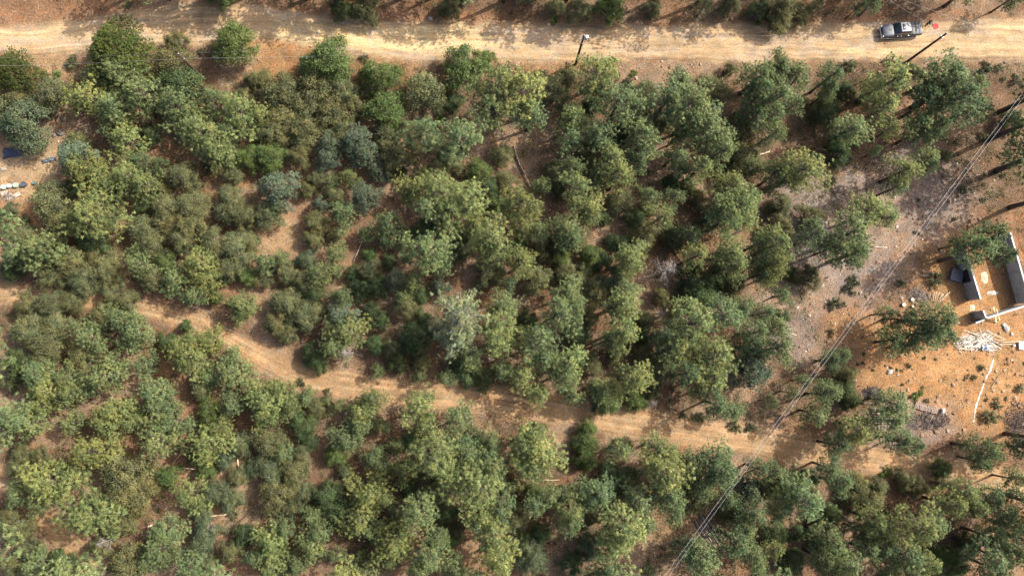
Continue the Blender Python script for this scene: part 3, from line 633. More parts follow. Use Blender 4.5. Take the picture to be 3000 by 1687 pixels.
def height_for(code, rm, u):
    if code in 'PYKG': return min(15.5, max(3.2, (2.4+3.35*rm)*(0.86+0.28*u)))
    if code in 'pyk': return (1.6+2.0*rm)*(0.88+0.24*u)
    if code in 'QOBMN': return 1.0+1.45*rm*(0.9+0.3*u)
    if code == 'J': return 1.0+1.3*rm
    if code == 'C': return 1.2+2.3*rm
    if code == 'X': return 2.0+2.4*rm
    return 1.25*rm
FRAC = {'pinyon': 0.66, 'pine': 0.74, 'pale_pine': 0.74, 'oak': 0.70, 'juniper': 0.62, 'cypress': 0.62, 'snag': 0.68, 'shrub': 0.45}
GROUPS = {'tall pine': 'tall pines of the woodland', 'bushy pinyon': 'bushy pinyons of the woodland', 'scrub oak': 'scrub oaks of the woodland', 'juniper': 'junipers', 'cypress': 'blue-green cypresses', 'dead tree': 'dead trees', 'shrub': 'small shrubs on open ground'}
CATS = {'tall pine': 'pine tree', 'bushy pinyon': 'pinyon tree', 'scrub oak': 'oak tree', 'juniper': 'juniper', 'cypress': 'cypress', 'dead tree': 'dead tree', 'shrub': 'shrub'}
KEEP_CLEAR = [((2632, 92), 3.4), ((1686, 190), 0.8), ((2655, 183), 0.8), ((590, 225), 0.8)]
clear = [(G(*p), d) for p, d in KEEP_CLEAR]

def plant(code, px, py, rpx, k):
    proto, tint, name, colw, kindw = KIND[code]
    rm = rpx*0.0475*1.12
    gap = abs(py-np.interp(px, [t[0] for t in TRACK], [t[1] for t in TRACK]))-42
    if code in 'PYKpykQ' and gap < rpx*1.3 and px > 900: rm *= 0.84
    h = height_for(code, rm, random.random())
    rm *= 1.33 if code in 'PYKG' else 1.17 if code in 'pyk' else (0.98 if px < 1250 else 1.06) if code in 'QOBMNCJ' else 1.0
    top = G(px, py, h*FRAC[proto])
    x, y = top.x, top.y
    if code not in 'snt':
        up_, lo_ = float(np.interp(x, ru[:, 0], ru[:, 1])), float(np.interp(x, rl[:, 0], rl[:, 1]))
        if lo_-0.4 < y < up_+0.4: y = up_+0.6 if py < 90 else lo_-0.6
    z = float(terr(x, y))
    lst = PROTO[proto]; tkm, crm, ph, pR = lst[k % len(lst)]
    root = empty(name, (x, y, z-0.05), random.random()*6.283)
    root.scale = (rm/pR, rm/pR, h/ph)
    j = 0.86+0.28*random.random(); jr = 0.93+0.14*random.random()
    c = (tint[0]*j*jr, tint[1]*j, tint[2]*j*(2-jr)*0.98, 1.0)
    t = link('trunk', tkm, root); cr = link('crown', crm, root)
    cr.color = c; t.color = (1, 1, 1, 1)
    return root, code, px, py

trees = []
for k, c in enumerate(kept): trees.append(plant(*c, k*5+int(c[1])))
for k, c in enumerate(EDGE):
    root, code, px, py = plant(*c, k)
    side = 'top' if py < 0 else 'bottom' if py > H else 'left' if px < 0 else 'right'
    kw = KIND[code][4]
    tag(root, '%s standing just beyond the %s edge of the photo' % (kw, side), CATS[kw], '%ss beyond the %s edge' % (kw, side))

# ---- a label for every tree: colour, kind, and its place from things one can find
MARKS = [('the grey pickup', 2632, 88), ('the transformer pole', 1690, 150), ('the bare pole beside the pickup', 2700, 145), ('the dark pole at upper left', 555, 195),
 ('the row of barrels', 50, 548), ('the blue tarp', 45, 450), ('the block foundation', 2910, 810), ('the pale lumber heap', 2860, 1000), ('the grey leafless tree', 1955, 797),
 ('the pale white-limbed pine', 1335, 950), ('the big juniper by the road', 335, 137), ('the row of firewood logs', 2715, 1195), ('the pole stack under the wires', 2085, 1560),
 ('the dark brush pile', 2985, 1235), ('the thin leaning snag', 1530, 490), ('the crossed fallen logs', 1800, 615), ('the top left corner', 0, 0), ('the top right corner', 3000, 0),
 ('the bottom left corner', 0, 1687), ('the bottom right corner', 3000, 1687), ('the picture centre', 1500, 843), ('the bottom edge middle', 1500, 1687), ('the left edge middle', 0, 843),
 ('the top edge middle', 1500, 0), ('the red landing pad', 2741, 78), ('the pale road patch', 1180, 110), ('the white forked branch', 338, 1155), ('the orange road bank', 830, 175),
 ('the white gravel trail', 2880, 1130), ('the white square block', 2760, 1202), ('the three white rails', 2720, 805), ('the right edge middle', 3000, 843), ('the blue-grey sheet', 145, 478), ('the orange-brown log', 634, 1508), ('the bend of the lower track', 610, 962), ('the pale curved branch', 2180, 470),
 ('the dark hooked branch', 1630, 1595), ('the white log end', 1520, 1404), ('the pale stick on the rocky slope', 2578, 725), ('the split grey log', 1078, 770)]
DIRS = ['right of', 'above right of', 'above', 'above left of', 'left of', 'below left of', 'below', 'below right of']
RANK = ['nearest'] + [w+' nearest' for w in ('second', 'third', 'fourth', 'fifth', 'sixth', 'seventh', 'eighth', 'ninth', 'tenth')]
table = {}
for i, (root, code, px, py) in enumerate(trees):
    key = (KIND[code][3], KIND[code][4])
    for m, (nm, mx_, my_) in enumerate(MARKS):
        d = math.hypot(px-mx_, py-my_)
        if d < 22: continue
        o = int(((math.degrees(math.atan2(my_-py, px-mx_))+22.5) % 360)//45)
        table.setdefault((key, m, o), []).append((d, i))
best = {}
for (key, m, o), lst in table.items():
    lst.sort()
    for r_, (d, i) in enumerate(lst[:10]):
        cost = r_*160+d
        if i not in best or cost < best[i][0]:
            word = RANK[r_] if len(lst) > 1 else 'only'
            best[i] = (cost, '%s %s %s %s %s' % (word, key[0], key[1], DIRS[o], MARKS[m][0]))
for i, (root, code, px, py) in enumerate(trees):
    kw = KIND[code][4]
    tag(root, best[i][1] if i in best else '%s %s at %d' % (KIND[code][3], kw, i), CATS[kw], GROUPS[kw])
#__REST__

# ------------------------------------------------------------------ low growth, stones, twigs
def clear_of_roads(x, y, m):
    return (road_dist(x, y) > m) & (poly_dist(x, y, tr, tw) > m) & (poly_dist(x, y, ln, lw) > m)

def in_frame_points(n, r, pad=60):
    px = r.random(n)*(W+2*pad)-pad; py = r.random(n)*(H+2*pad)-pad
    d = np.stack([px-W/2, -(py-H/2), np.full(n, -FPX)], 1) @ ROT.T
    t = -ALT/d[:, 2]
    return px, py, d[:, 0]*t, d[:, 1]*t

OPEN = [(830, 170, 190, 80), (2850, 1040, 330, 260), (2850, 800, 170, 170), (70, 520, 130, 120), (2620, 640, 160, 150), (2560, 1000, 150, 120), (1950, 215, 260, 45), (2950, 1200, 130, 130)]
def openness(px, py):
    o = np.zeros(len(px))
    for cx, cy, rx, ry in OPEN: o = np.maximum(o, smooth((1.2-np.hypot((px-cx)/rx, (py-cy)/ry))/0.4))
    return o

r = np.random.default_rng(41)
px, py, x, y = in_frame_points(17000, r)
ok = clear_of_roads(x, y, 0.7) & (r.random(len(x)) > openness(px, py)*0.96) & (fbm(x/4+9, y/4+4, 3) > 0.42+0.12*(px < 1150))
x, y = x[ok], y[ok]; z = terr(x, y)
mb = MB(); k = 40
C = np.stack([x, y, z], 1); sz = 0.28+0.80*r.random(len(x))**2.2
cen = np.repeat(C, k, 0); s_ = np.repeat(sz, k)[:, None]
pts = cen+r.normal(size=cen.shape)*s_*np.array([.75, .75, .40])+np.array([0, 0, 0.30])*s_
pts[:, 2] = np.maximum(pts[:, 2], cen[:, 2]+0.03)
leaves(mb, pts, 0.080, np.repeat(0.35+0.22*r.normal(size=len(x)), k), r, cen-np.array([0, 0, 0.4]))
o = link('undergrowth', mb.mesh('undergrowth', M['oak'])); o.color = (0.80, 0.80, 0.62, 1)
tag(o, 'low grey-green scrub growing between the trees', 'undergrowth', kind='stuff')

px, py, x, y = in_frame_points(2600, r)
ok = clear_of_roads(x, y, 0.4) & (fbm(x/6+19, y/6+14, 3) > 0.5) & (openness(px, py) < 0.7)
x, y = x[ok], y[ok]; z = terr(x, y); mb = MB()
M['straw'] = foliage('dry_grass', (0.14, 0.11, 0.05), (0.26, 0.21, 0.11), 0.2)
blades(mb, np.stack([x, y, z], 1), np.tile(np.array([[0, 0, 1.0]]), (len(x), 1)), 16, 0.32, 0.035, 0.55, 0.5+0.2*r.normal(size=len(x)), r)
tag(link('dry_grass', mb.mesh('dry_grass', M['straw'])), 'thin dry grass on the woodland floor', 'grass', kind='stuff')

def rock_verts(r, s):
    a = np.array([[1, 0, 0], [-1, 0, 0], [0, 1, 0], [0, -1, 0], [0, 0, 1], [0, 0, -0.5], [.6, .6, .55], [-.6, .6, .5], [-.6, -.6, .55], [.6, -.6, .5]], float)
    return a*(1+0.25*r.normal(size=(10, 1)))*s*np.array([1, .8+.4*r.random(), .55+.2*r.random()])
ROCK_F = [(0, 6, 9), (0, 2, 6), (2, 7, 6), (2, 1, 7), (1, 8, 7), (1, 3, 8), (3, 9, 8), (3, 0, 9), (4, 9, 6), (4, 6, 7), (4, 7, 8), (4, 8, 9), (5, 2, 0), (5, 1, 2), (5, 3, 1), (5, 0, 3)]
px, py, x, y = in_frame_points(24000, r)
rocky = np.zeros(len(px))
for cx, cy, rx, ry, s in ((2480, 690, 260, 260, 1), (2720, 560, 220, 170, 1), (2350, 930, 160, 200, .8), (2780, 1130, 280, 200, .8), (2950, 1150, 150, 120, 1), (210, 370, 90, 50, 1), (1980, 215, 280, 45, .9), (1600, 200, 180, 30, .6), (690, 175, 90, 50, 1), (120, 190, 160, 45, .6), (1500, 155, 1600, 50, .25), (1300, 1230, 500, 40, .35), (40, 580, 70, 40, .8), (2650, 880, 120, 60, .8)):
    rocky = np.maximum(rocky, s*smooth((1.25-np.hypot((px-cx)/rx, (py-cy)/ry))/0.5))
ok = r.random(len(px)) < 0.04+0.9*rocky*(fbm(x/2.5, y/2.5, 3) > 0.42)
mb = MB()
for a, b in zip(x[ok], y[ok]):
    s = 0.055+0.24*r.random()**3.4
    if not bool(clear_of_roads(np.array([a]), np.array([b]), 0.2)[0]): s = min(s, 0.075)
    q = r.random()*6.28; V = rock_verts(r, s); c_, s__ = math.cos(q), math.sin(q)
    V = V @ np.array([[c_, s__, 0], [-s__, c_, 0], [0, 0, 1]])
    mb.add(V+np.array([a, b, float(terr(a, b))+0.15*s]), ROCK_F, r.random())
def tone_mat(name, stops):
    m, nt, b = nodemat(name); at = N(nt, 'ShaderNodeAttribute'); at.attribute_name = 'tone'
    rp = N(nt, 'ShaderNodeValToRGB'); el = rp.color_ramp.elements
    el[0].position, el[0].color = stops[0][0], (*stops[0][1], 1); el[1].position, el[1].color = stops[-1][0], (*stops[-1][1], 1)
    for p, c in stops[1:-1]:
        e = el.new(p); e.color = (*c, 1)
    nt.links.new(at.outputs['Fac'], rp.inputs[0]); nt.links.new(rp.outputs[0], b.inputs['Base Color']); b.inputs['Roughness'].default_value = 0.9
    b.inputs['Specular IOR Level'].default_value = 0.15
    return m
M['rubble'] = tone_mat('rubble', [(0, (0.10, 0.065, 0.045)), (0.5, (0.20, 0.125, 0.075)), (0.85, (0.27, 0.20, 0.14)), (1, (0.36, 0.32, 0.27))])
tag(link('loose_stones', mb.mesh('loose_stones', M['rubble'])), 'small stones strewn over the rocky slope and road edges', 'stones', kind='stuff')

px, py, x, y = in_frame_points(2300, r)
ok = clear_of_roads(x, y, 0.3) & (openness(px, py)*r.random(len(px)) < 0.5)
mb = MB()
for a, b in zip(x[ok], y[ok]):
    q = r.random()*6.28; L = 0.3+1.3*r.random()**2; n = 4; p = []
    for i in range(n):
        xx = a+math.cos(q)*L*i/(n-1)+r.normal()*0.05; yy = b+math.sin(q)*L*i/(n-1)+r.normal()*0.05
        p.append((xx, yy, float(terr(xx, yy))+0.02+0.06*r.random()))
    mb.tube(p, np.linspace(0.022, 0.007, n)*(0.7+0.6*r.random()), 4, r.random(), cap=False)
M['twigs'] = tone_mat('fallen_twigs', [(0, (0.09, 0.07, 0.055)), (0.6, (0.18, 0.15, 0.125)), (1, (0.36, 0.32, 0.28))])
tag(link('fallen_twigs', mb.mesh('fallen_twigs', M['twigs'])), 'fallen grey twigs scattered on the woodland floor', 'twigs', kind='stuff')

# single boulders
BOULD = [(178, 388, .55, 'dark rounded boulder with a deep shadow beside the rocky wash'), (160, 397, .32, 'smaller dark boulder touching the big dark boulder'), (184, 351, .30, 'low round boulder above the big dark boulder'), (2606, 1089, .38, 'lone pale block-shaped rock on the orange slope'),
         (2947, 962, .42, 'grey-white boulder on the orange yard below the foundation'), (2940, 952, .30, 'small white rock touching the grey-white boulder'), (2963, 978, .26, 'round white stone right of the grey-white boulder'), (1261, 56, .30, 'pale round stone on the red road bank'), (2498, 948, .24, 'pale round stone beside the wires above the orange slope')]
M['pale_stone'] = simple('pale_stone', (0.30, 0.28, 0.25), 0.9, noise=0.3, scale=3); M['dark_stone'] = simple('dark_stone', (0.10, 0.085, 0.07), 0.9, noise=0.4, scale=3, bump=0.3)
for i, (a, b, s, lab) in enumerate(BOULD):
    bm = bmesh.new(); bmesh.ops.create_icosphere(bm, subdivisions=3, radius=s)
    for v in bm.verts:
        f = 1+0.30*(fbm(v.co.x*1.6/s+i*7, v.co.y*1.6/s+v.co.z*2/s, 3)-0.5)*2*0.8
        v.co = Vector((v.co.x*1.15*f, v.co.y*0.9*f, v.co.z*0.62*f))
    me = bpy.data.meshes.new('boulder'); bm.to_mesh(me); bm.free()
    me.materials.append(M['dark_stone'] if i < 3 else M['pale_stone'])
    tag(link('boulder', me, loc=G(a, b)+Vector((0, 0, s*0.25))), lab, 'boulder').rotation_euler = (0, 0, i*1.3)

# ------------------------------------------------------------------ logs and branches on the ground
def stick(name, pts, rad, mat, label, cat='log', group=None, lift=0.0, sides=8, forks=()):
    """a log or branch lying along picture points; forks leave it part way"""
    P = [np.array(G(a, b)) for a, b in pts]
    c = np.mean(P, 0); c[2] = float(terr(c[0], c[1]))
    mb = MB(); n = 6; Q = []
    d = np.linspace(0, len(P)-1, n)
    for i, t in enumerate(d):
        k = min(int(t), len(P)-2); q = P[k]*(1-(t-k))+P[k+1]*(t-k)
        q = q+np.array([0, 0, rad*0.75+lift]); Q.append(q-c)
    mb.tube(Q, np.linspace(rad, rad*0.6, n), sides)
    for f in forks:
        F_ = [np.array(G(a, b))+np.array([0, 0, rad*0.7+lift+0.05]) for a, b in f]; mb.tube([q-c for q in F_], np.linspace(rad*0.6, rad*0.25, len(F_)), 6)
    o = link(name, mb.mesh(name, M[mat], True), loc=c)
    return tag(o, label, cat, group)

def T(tx, ty, *xy): return [(tx+xy[i]*KS, ty+xy[i+1]*KS) for i in range(0, len(xy), 2)]
stick('fallen_log', T(1500, 422, 870, 662, 1080, 655), .13, 'dry_log', 'grey fallen log lying level in the sunny gap, left of the crossed pair')
stick('fallen_log', T(1500, 422, 1030, 610, 1200, 690), .12, 'dry_log', 'grey fallen log slanting down right across the sunny gap', lift=0.1)
stick('fallen_log', T(1500, 422, 20, 20, 50, 160, 120, 300, 190, 460), .14, 'log_bark', 'long thin dark snag slanting across the shaded clearing', lift=0.2)
stick('fallen_log', T(1500, 422, 1170, 612, 1400, 430), .07, 'bark', 'thin dark pole slanting up right over the shaded litter', lift=0.3)
stick('fallen_branch', T(1500, 422, 2090, 270, 2190, 190, 2330, 175, 2560, 100), .09, 'peeled', 'long pale curved branch among oaks at right', 'branch', lift=1.2, forks=[T(1500, 422, 2330, 175, 2400, 190)])
stick('fallen_log', T(1500, 422, 1460, 1110, 1600, 1050, 1710, 980), .13, 'bark', 'dark forked log above the grey leafless tree', forks=[T(1500, 422, 1610, 1060, 1700, 1180, 1760, 1280)])
stick('fallen_log', T(1500, 422, 245, 1180, 360, 1040), .12, 'bark', 'short dark log slanting up right near the centre')
stick('fallen_log', T(1500, 422, 370, 632, 480, 630), .13, 'bark', 'short dark log lying level below the bright twin pines')
stick('fallen_log', T(1500, 422, 2220, 915, 2480, 785), .13, 'bark', 'long dark log slanting up right beside yellow-green pines', lift=0.3)
stick('fallen_log', T(0, 844, 1470, 570, 1590, 572), .10, 'bark', 'short dark log lying level on the pink clearing left of the track')
stick('fallen_branch', T(0, 844, 1115, 1130, 1150, 1060, 1210, 1000), .07, 'peeled', 'white forked branch lying on the pink clearing', 'branch', forks=[T(0, 844, 1150, 1060, 1190, 1020)])
stick('fallen_branch', T(0, 844, 1035, 1100, 1115, 1098), .06, 'bark', 'dark stick touching the white forked branch', 'branch')
stick('fallen_log', T(0, 1266, 2050, 850, 2180, 835, 2300, 822), .11, 'cut_end', 'orange-brown log lying level on the lower left clearing')
stick('fallen_log', T(0, 1266, 2170, 260, 2230, 430), .11, 'dry_log', 'grey log pointing down from the yellow-green pine at lower left')
stick('fallen_log', T(0, 1266, 2390, 270, 2405, 370), .11, 'cut_end', 'short reddish log standing near upright beside blue-grey oaks')
stick('fallen_branch', T(0, 1266, 1720, 370, 1850, 350, 2000, 365, 2140, 330), .06, 'peeled', 'pale winding branch over dark oaks at lower left', 'branch', lift=0.6, forks=[T(0, 1266, 1760, 310, 1800, 250, 1880, 190)])
stick('fallen_branch', T(0, 1266, 2260, 1010, 2370, 930, 2530, 800), .10, 'bark', 'dark branch slanting up right at lower left', 'branch', lift=0.3)
stick('fallen_log', T(0, 1266, 1490, 950, 1540, 930), .18, 'cut_end', 'sawn log end beside the olive oak at lower left')
stick('fallen_branch', T(750, 422, 985, 1185, 1080, 960), .06, 'peeled', 'thin pale stick slanting up right under the middle pines', 'branch', lift=0.2, forks=[T(750, 422, 1080, 960, 960, 980)])
stick('fallen_log', T(750, 422, 1105, 1130, 1150, 1250), .13, 'dry_log', 'split grey log pointing down in the shaded centre clearing')
stick('fallen_log', T(2250, 422, 1060, 1035, 1195, 1043), .08, 'peeled', 'pale log lying level on the rocky slope beside a pine')
stick('fallen_log', T(2250, 422, 2000, 330, 2130, 312), .07, 'dry_log', 'pale stick under the wires on the rocky slope')
stick('fallen_log', T(2250, 422, 1600, 890, 1690, 903), .08, 'peeled', 'short pale log touching the wires on the rocky slope')
stick('fallen_log', T(2250, 844, 930, 1150, 1000, 1162, 1095, 1165), .16, 'bark', 'thick dark curved log left of the stacked long logs')
stick('fallen_log', T(2250, 844, 955, 1065, 1075, 1130), .08, 'dry_log', 'thin pale log slanting down right above the thick curved log')
stick('fallen_branch', T(2250, 844, 2235, 1010, 2320, 880), .06, 'dry_log', 'thin grey stick beside the white gravel trail', 'branch')
stick('fallen_branch', T(2250, 844, 205, 440, 285, 475), .06, 'peeled', 'pale stick on the slope left of the wires', 'branch')
stick('fallen_log', T(2250, 1266, 620, 770, 740, 830, 860, 910), .15, 'bark', 'dark log slanting down right in the lower right wood', lift=.2)
stick('fallen_log', T(1500, 1266, 20, 470, 130, 480), .11, 'peeled', 'white log end lying level beside lower middle pines', forks=[T(1500, 1266, 130, 480, 300, 478, 480, 476)])
stick('fallen_branch', T(1500, 1266, 375, 1110, 410, 1060, 470, 1130, 540, 1220), .06, 'bark', 'dark hooked branch on the pale clearing at the bottom', 'branch', lift=.3)
stick('fallen_branch', T(0, 0, 300, 795, 330, 765, 410, 795), .07, 'peeled', 'pale curved branch below the leftmost juniper', 'branch')
stick('fallen_branch', T(750, 0, 2055, 1000, 2085, 935), .05, 'peeled', 'thin pale stick on the reddish clearing beside the pale pine', 'branch')

# ------------------------------------------------------------------ poles and wires
def solve_h(base, tip):
    best = (1e9, 8)
    for h in np.arange(5, 14, .05):
        q = project((base.x, base.y, base.z+h)); d = math.hypot(q[0]-tip[0], q[1]-tip[1])
        if d < best[0]: best = (d, h)
    return float(best[1])

def utility_pole(bp, tip, label):
    b = G(*bp); h = solve_h(b, tip)
    root = empty('utility_pole', b); tag(root, label, 'utility pole', 'wooden utility poles along the road')
    mb = MB(); mb.tube([(0, 0, -.6), (0, 0, h*.3), (0, 0, h*.7), (0, 0, h)], [.19, .175, .155, .135], 14)
    link('post', mb.mesh('post', M['pole'], True), root)
    return root, h
def insulator(root, x, y, z, r=.06):
    mb = MB(); mb.lathe([(0, -.02), (r*.5, 0), (r, .03), (r*.6, .06), (r*.95, .09), (r*.5, .13), (0, .15)], 10, c=(x, y, z))
    link('insulator', mb.mesh('insulator', M['white_paint'], True), root)
def clampband(root, z, r=.165):
    mb = MB(); mb.lathe([(r, -.04), (r+.02, -.04), (r+.02, .04), (r, .04)], 14, c=(0, 0, z)); link('clamp', mb.mesh('clamp', M['galv']), root)

p1, h1 = utility_pole((1686, 190), (1709, 104), 'short dark pole with a white transformer beside the middle of the road')
mb = MB(); mb.lathe([(0, -.46), (.20, -.46), (.23, -.42), (.23, .30), (.25, .31), (.25, .36), (.17, .44), (0, .47)], 20, c=(.42, .06, h1-.85))
link('transformer', mb.mesh('transformer', M['white_paint'], True), p1)
mb = MB(); mb.box((.2, .03, h1-.7), (.36, .07, .07)); mb.box((.2, .03, h1-1.1), (.36, .07, .07)); link('bracket', mb.mesh('bracket', M['galv']), p1)
mb = MB(); mb.lathe([(0, 0), (.05, .01), (.07, .10), (.04, .14), (.06, .2), (0, .24)], 10, c=(.42, .06, h1-.38)); link('bushing', mb.mesh('bushing', M['white_paint'], True), p1)
mb = MB(); mb.box((-.22, -.06, h1-1.0), (.34, .10, .16)); link('cutout_fuse', mb.mesh('cutout_fuse', M['white_paint']), p1)
insulator(p1, 0, 0, h1); clampband(p1, h1-2.2); insulator(p1, .17, 0, h1-2.25)
p2, h2 = utility_pole((2655, 183), (2771, 96), 'tall bare dark pole below the pickup and landing pad')
insulator(p2, 0, 0, h2); clampband(p2, h2-.9); insulator(p2, -.17, .05, h2-.95)
p3, h3 = utility_pole((590, 225), (523, 158), 'dark pole behind oaks at upper left')
insulator(p3, 0, 0, h3); clampband(p3, h3-1.5)

def top(root, h, dz=0): return np.array(root.location)+np.array([0, 0, h+dz])
def wire(a, b, sag, rad, label, name='power_line', n=30):
    a = np.asarray(a, float); b = np.asarray(b, float); P = []
    for t in np.linspace(0, 1, n): P.append(a*(1-t)+b*t-np.array([0, 0, 4*sag*t*(1-t)]))
    mb = MB(); mb.tube(np.array(P)-P[0], rad, 5, cap=False)
    return tag(link(name, mb.mesh(name, M['wire'], True), loc=P[0]), label, 'wire', 'overhead wires')
wire(top(p1, h1, .12), top(p2, h2, .12), .5, .004, 'upper wire strung between the transformer pole and the pole by the pickup')
wire(top(p1, h1, -2.2), top(p2, h2, -.9), .9, .008, 'lower wire strung between the transformer pole and the pole by the pickup')
wire(top(p3, h3, .12), top(p1, h1, .12), .6, .004, 'upper wire strung between the upper left pole and the transformer pole')
wire(top(p3, h3, -1.5), top(p1, h1, -2.2), 1.1, .008, 'lower wire strung between the upper left pole and the transformer pole')
wire(top(p3, h3, .12), G(-120, 170, h3), .4, .004, 'upper wire running left from the upper left pole')
wire(top(p3, h3, -1.5), G(-120, 195, h3-1.5), .5, .008, 'lower wire running left from the upper left pole')
wire(top(p2, h2, -.9), G(3150, 132, h2-1), .5, .008, 'wire running right from the pole by the pickup')
wire(top(p2, h2, .1), G(2560, -30, 8.0), .3, .007, 'service wire crossing over the pickup to the top edge')
wire(G(2590, -20, 8.5), G(3150, 170, 6.0), .3, .007, 'service wire slanting over the road right of the landing pad')
# the pair of lines over the wood on the right, strung between poles beyond the frame
for dx, lab, rr in ((-6, 'left wire of the bright diagonal pair over the right side', .0135), (7, 'right wire of the bright diagonal pair over the right side', .0135)):
    wire(G(3120+dx, 118, 9.6), G(1840+dx, 1842, 9.6), .9, rr, lab, n=60)

# ------------------------------------------------------------------ pickup truck
M['car_paint'] = simple('grey_metallic_paint', (0.048, 0.053, 0.064), 0.40, metal=0.2, noise=0.08, spec=0.4, coat=0.25)
M['glass'] = simple('tinted_glass', (0.012, 0.017, 0.022), 0.06, noise=0.0, spec=0.7)
M['rubber'] = simple('rubber', (0.018, 0.018, 0.018), 0.85, noise=0.1)
M['black_plastic'] = simple('black_plastic', (0.02, 0.02, 0.022), 0.6, noise=0.1)
M['vinyl'] = simple('tonneau_vinyl', (0.032, 0.034, 0.042), 0.5, noise=0.15)
M['chrome'] = simple('chrome', (0.7, 0.7, 0.7), 0.15, metal=1.0, noise=0.03)
M['lamp_red'] = simple('red_lens', (0.28, 0.012, 0.01), 0.2, noise=0.05); M['lamp_clear'] = simple('clear_lens', (0.62, 0.64, 0.66), 0.12, noise=0.05)

def bevelled(name, boxes, mat, parent, bev=0.04, seg=3):
    bm = bmesh.new()
    for verts in boxes:
        vs_ = [bm.verts.new(v) for v in verts]
        for f in ((3, 2, 1, 0), (4, 5, 6, 7), (0, 1, 5, 4), (1, 2, 6, 5), (2, 3, 7, 6), (3, 0, 4, 7)): bm.faces.new([vs_[i] for i in f])
    bmesh.ops.recalc_face_normals(bm, faces=bm.faces)
    if bev: bmesh.ops.bevel(bm, geom=list(bm.edges), offset=bev, segments=seg, affect='EDGES', profile=0.6)
    me = bpy.data.meshes.new(name); bm.to_mesh(me); bm.free(); me.materials.append(M[mat])
    for p in me.polygons: p.use_smooth = True
    return link(name, me, parent)
def hexa(x0, x1, w0, w1, z0, z1, x0t=None, x1t=None):
    x0t = x0 if x0t is None else x0t; x1t = x1 if x1t is None else x1t
    return [(x0, -w0, z0), (x1, -w0, z0), (x1, w0, z0), (x0, w0, z0), (x0t, -w1, z1), (x1t, -w1, z1), (x1t, w1, z1), (x0t, w1, z1)]

def loft(name, rings, mat, parent):
    """smooth shell through cross sections (x, half width, z low, z high, crown)"""
    mb = MB(); V = []; n = 18
    for x, hw, z0, z1, cr in rings:
        for k in range(n):
            q = 2*math.pi*k/n; c_, s_ = math.cos(q), math.sin(q); e = 0.34
            yy = hw*math.copysign(abs(c_)**e, c_); zz = (z0+z1)/2+(z1-z0)/2*math.copysign(abs(s_)**e, s_)
            if s_ > 0.3: zz += cr*(1-(yy/hw)**2)
            V.append((x, yy, zz))
    F = []; m = len(rings)
    for i in range(m-1):
        for k in range(n):
            k2 = (k+1) % n; F += [(i*n+k, (i+1)*n+k2, i*n+k2), (i*n+k, (i+1)*n+k, (i+1)*n+k2)]
    V.append((rings[0][0], 0, (rings[0][2]+rings[0][3])/2)); V.append((rings[-1][0], 0, (rings[-1][2]+rings[-1][3])/2))
    for k in range(n): F += [(m*n, k, (k+1) % n), (m*n+1, (m-1)*n+(k+1) % n, (m-1)*n+k)]
    mb.add(V, F); return link(name, mb.mesh(name, M[mat], True), parent)

tp = G(2631, 96)
truck = empty('pickup_truck', tp, math.radians(5.5)); tag(truck, 'grey crew-cab pickup with sunroof and dark bed cover, parked on the dirt road', 'pickup truck')
L0 = -2.93
loft('body', [(L0, .70, .52, .92, .0), (L0+.06, .86, .46, 1.00, .02), (L0+.25, .95, .42, 1.06, .05), (-2.2, 1.0, .40, 1.12, .07), (-1.45, 1.0, .40, 1.16, .07), (-1.2, 1.0, .40, 1.18, .03), (0, 1.0, .40, 1.18, 0), (1.25, 1.0, .40, 1.20, 0), (2.6, 1.0, .44, 1.22, 0), (2.84, .98, .48, 1.22, 0), (2.90, .93, .52, 1.18, 0)], 'car_paint', truck)
cab = bevelled('cab', [hexa(-1.42, 1.18, .93, .72, 1.12, 1.86, -.55, .92)], 'car_paint', truck, .07, 4)
def quadpart(name, pts, mat, parent, off):
    mb = MB(); P = np.array(pts, float); nrm = np.cross(P[1]-P[0], P[3]-P[0]); nrm /= np.linalg.norm(nrm)
    A = P+nrm*off; B_ = P-nrm*.02
    mb.add(np.concatenate([A, B_]), [(0, 1, 2), (0, 2, 3), (4, 6, 5), (4, 7, 6), (0, 4, 5), (0, 5, 1), (1, 5, 6), (1, 6, 2), (2, 6, 7), (2, 7, 3), (3, 7, 4), (3, 4, 0)])
    return link(name, mb.mesh(name, M[mat]), parent)
def lerp(a, b, t): return tuple(np.asarray(a)*(1-t)+np.asarray(b)*t)
quadpart('windscreen', [(-1.36, .80, 1.17), (-1.36, -.80, 1.17), (-.60, -.66, 1.82), (-.60, .66, 1.82)][::-1], 'glass', truck, .012)
quadpart('rear_window', [(1.15, -.78, 1.22), (1.15, .78, 1.22), (.945, .66, 1.80), (.945, -.66, 1.80)], 'glass', truck, .012)
for s in (-1, 1):
    for x0, x1, t0, t1 in ((-1.15, -.10, -.50, -.10), (-.02, .95, -.02, .78)):
        q = [(x0, s*.925, 1.22), (x1, s*.925, 1.22), (t1, s*.755, 1.78), (t0, s*.755, 1.78)]
        quadpart('side_window', q if s < 0 else q[::-1], 'glass', truck, .012)
bevelled('sunroof', [hexa(-.32, .10, .42, .42, 1.85, 1.872)], 'glass', truck, .006, 1)
for i, (x0, x1) in enumerate(((1.30, 1.80), (1.815, 2.315), (2.33, 2.80))): bevelled('bed_cover', [hexa(x0, x1, .86, .86, 1.205, 1.245)], 'vinyl', truck, .012, 2)
for s in (-1, 1):
    bevelled('bed_rail', [hexa(1.27, 2.86, .05, .05, 1.19, 1.255)], 'black_plastic', truck, .012, 2).location = (0, s*.93, 0)
bevelled('front_bumper', [hexa(L0-.10, L0+.12, .93, .88, .46, .72)], 'chrome', truck, .05); bevelled('rear_bumper', [hexa(2.84, 3.02, .95, .95, .48, .68)], 'chrome', truck, .04)
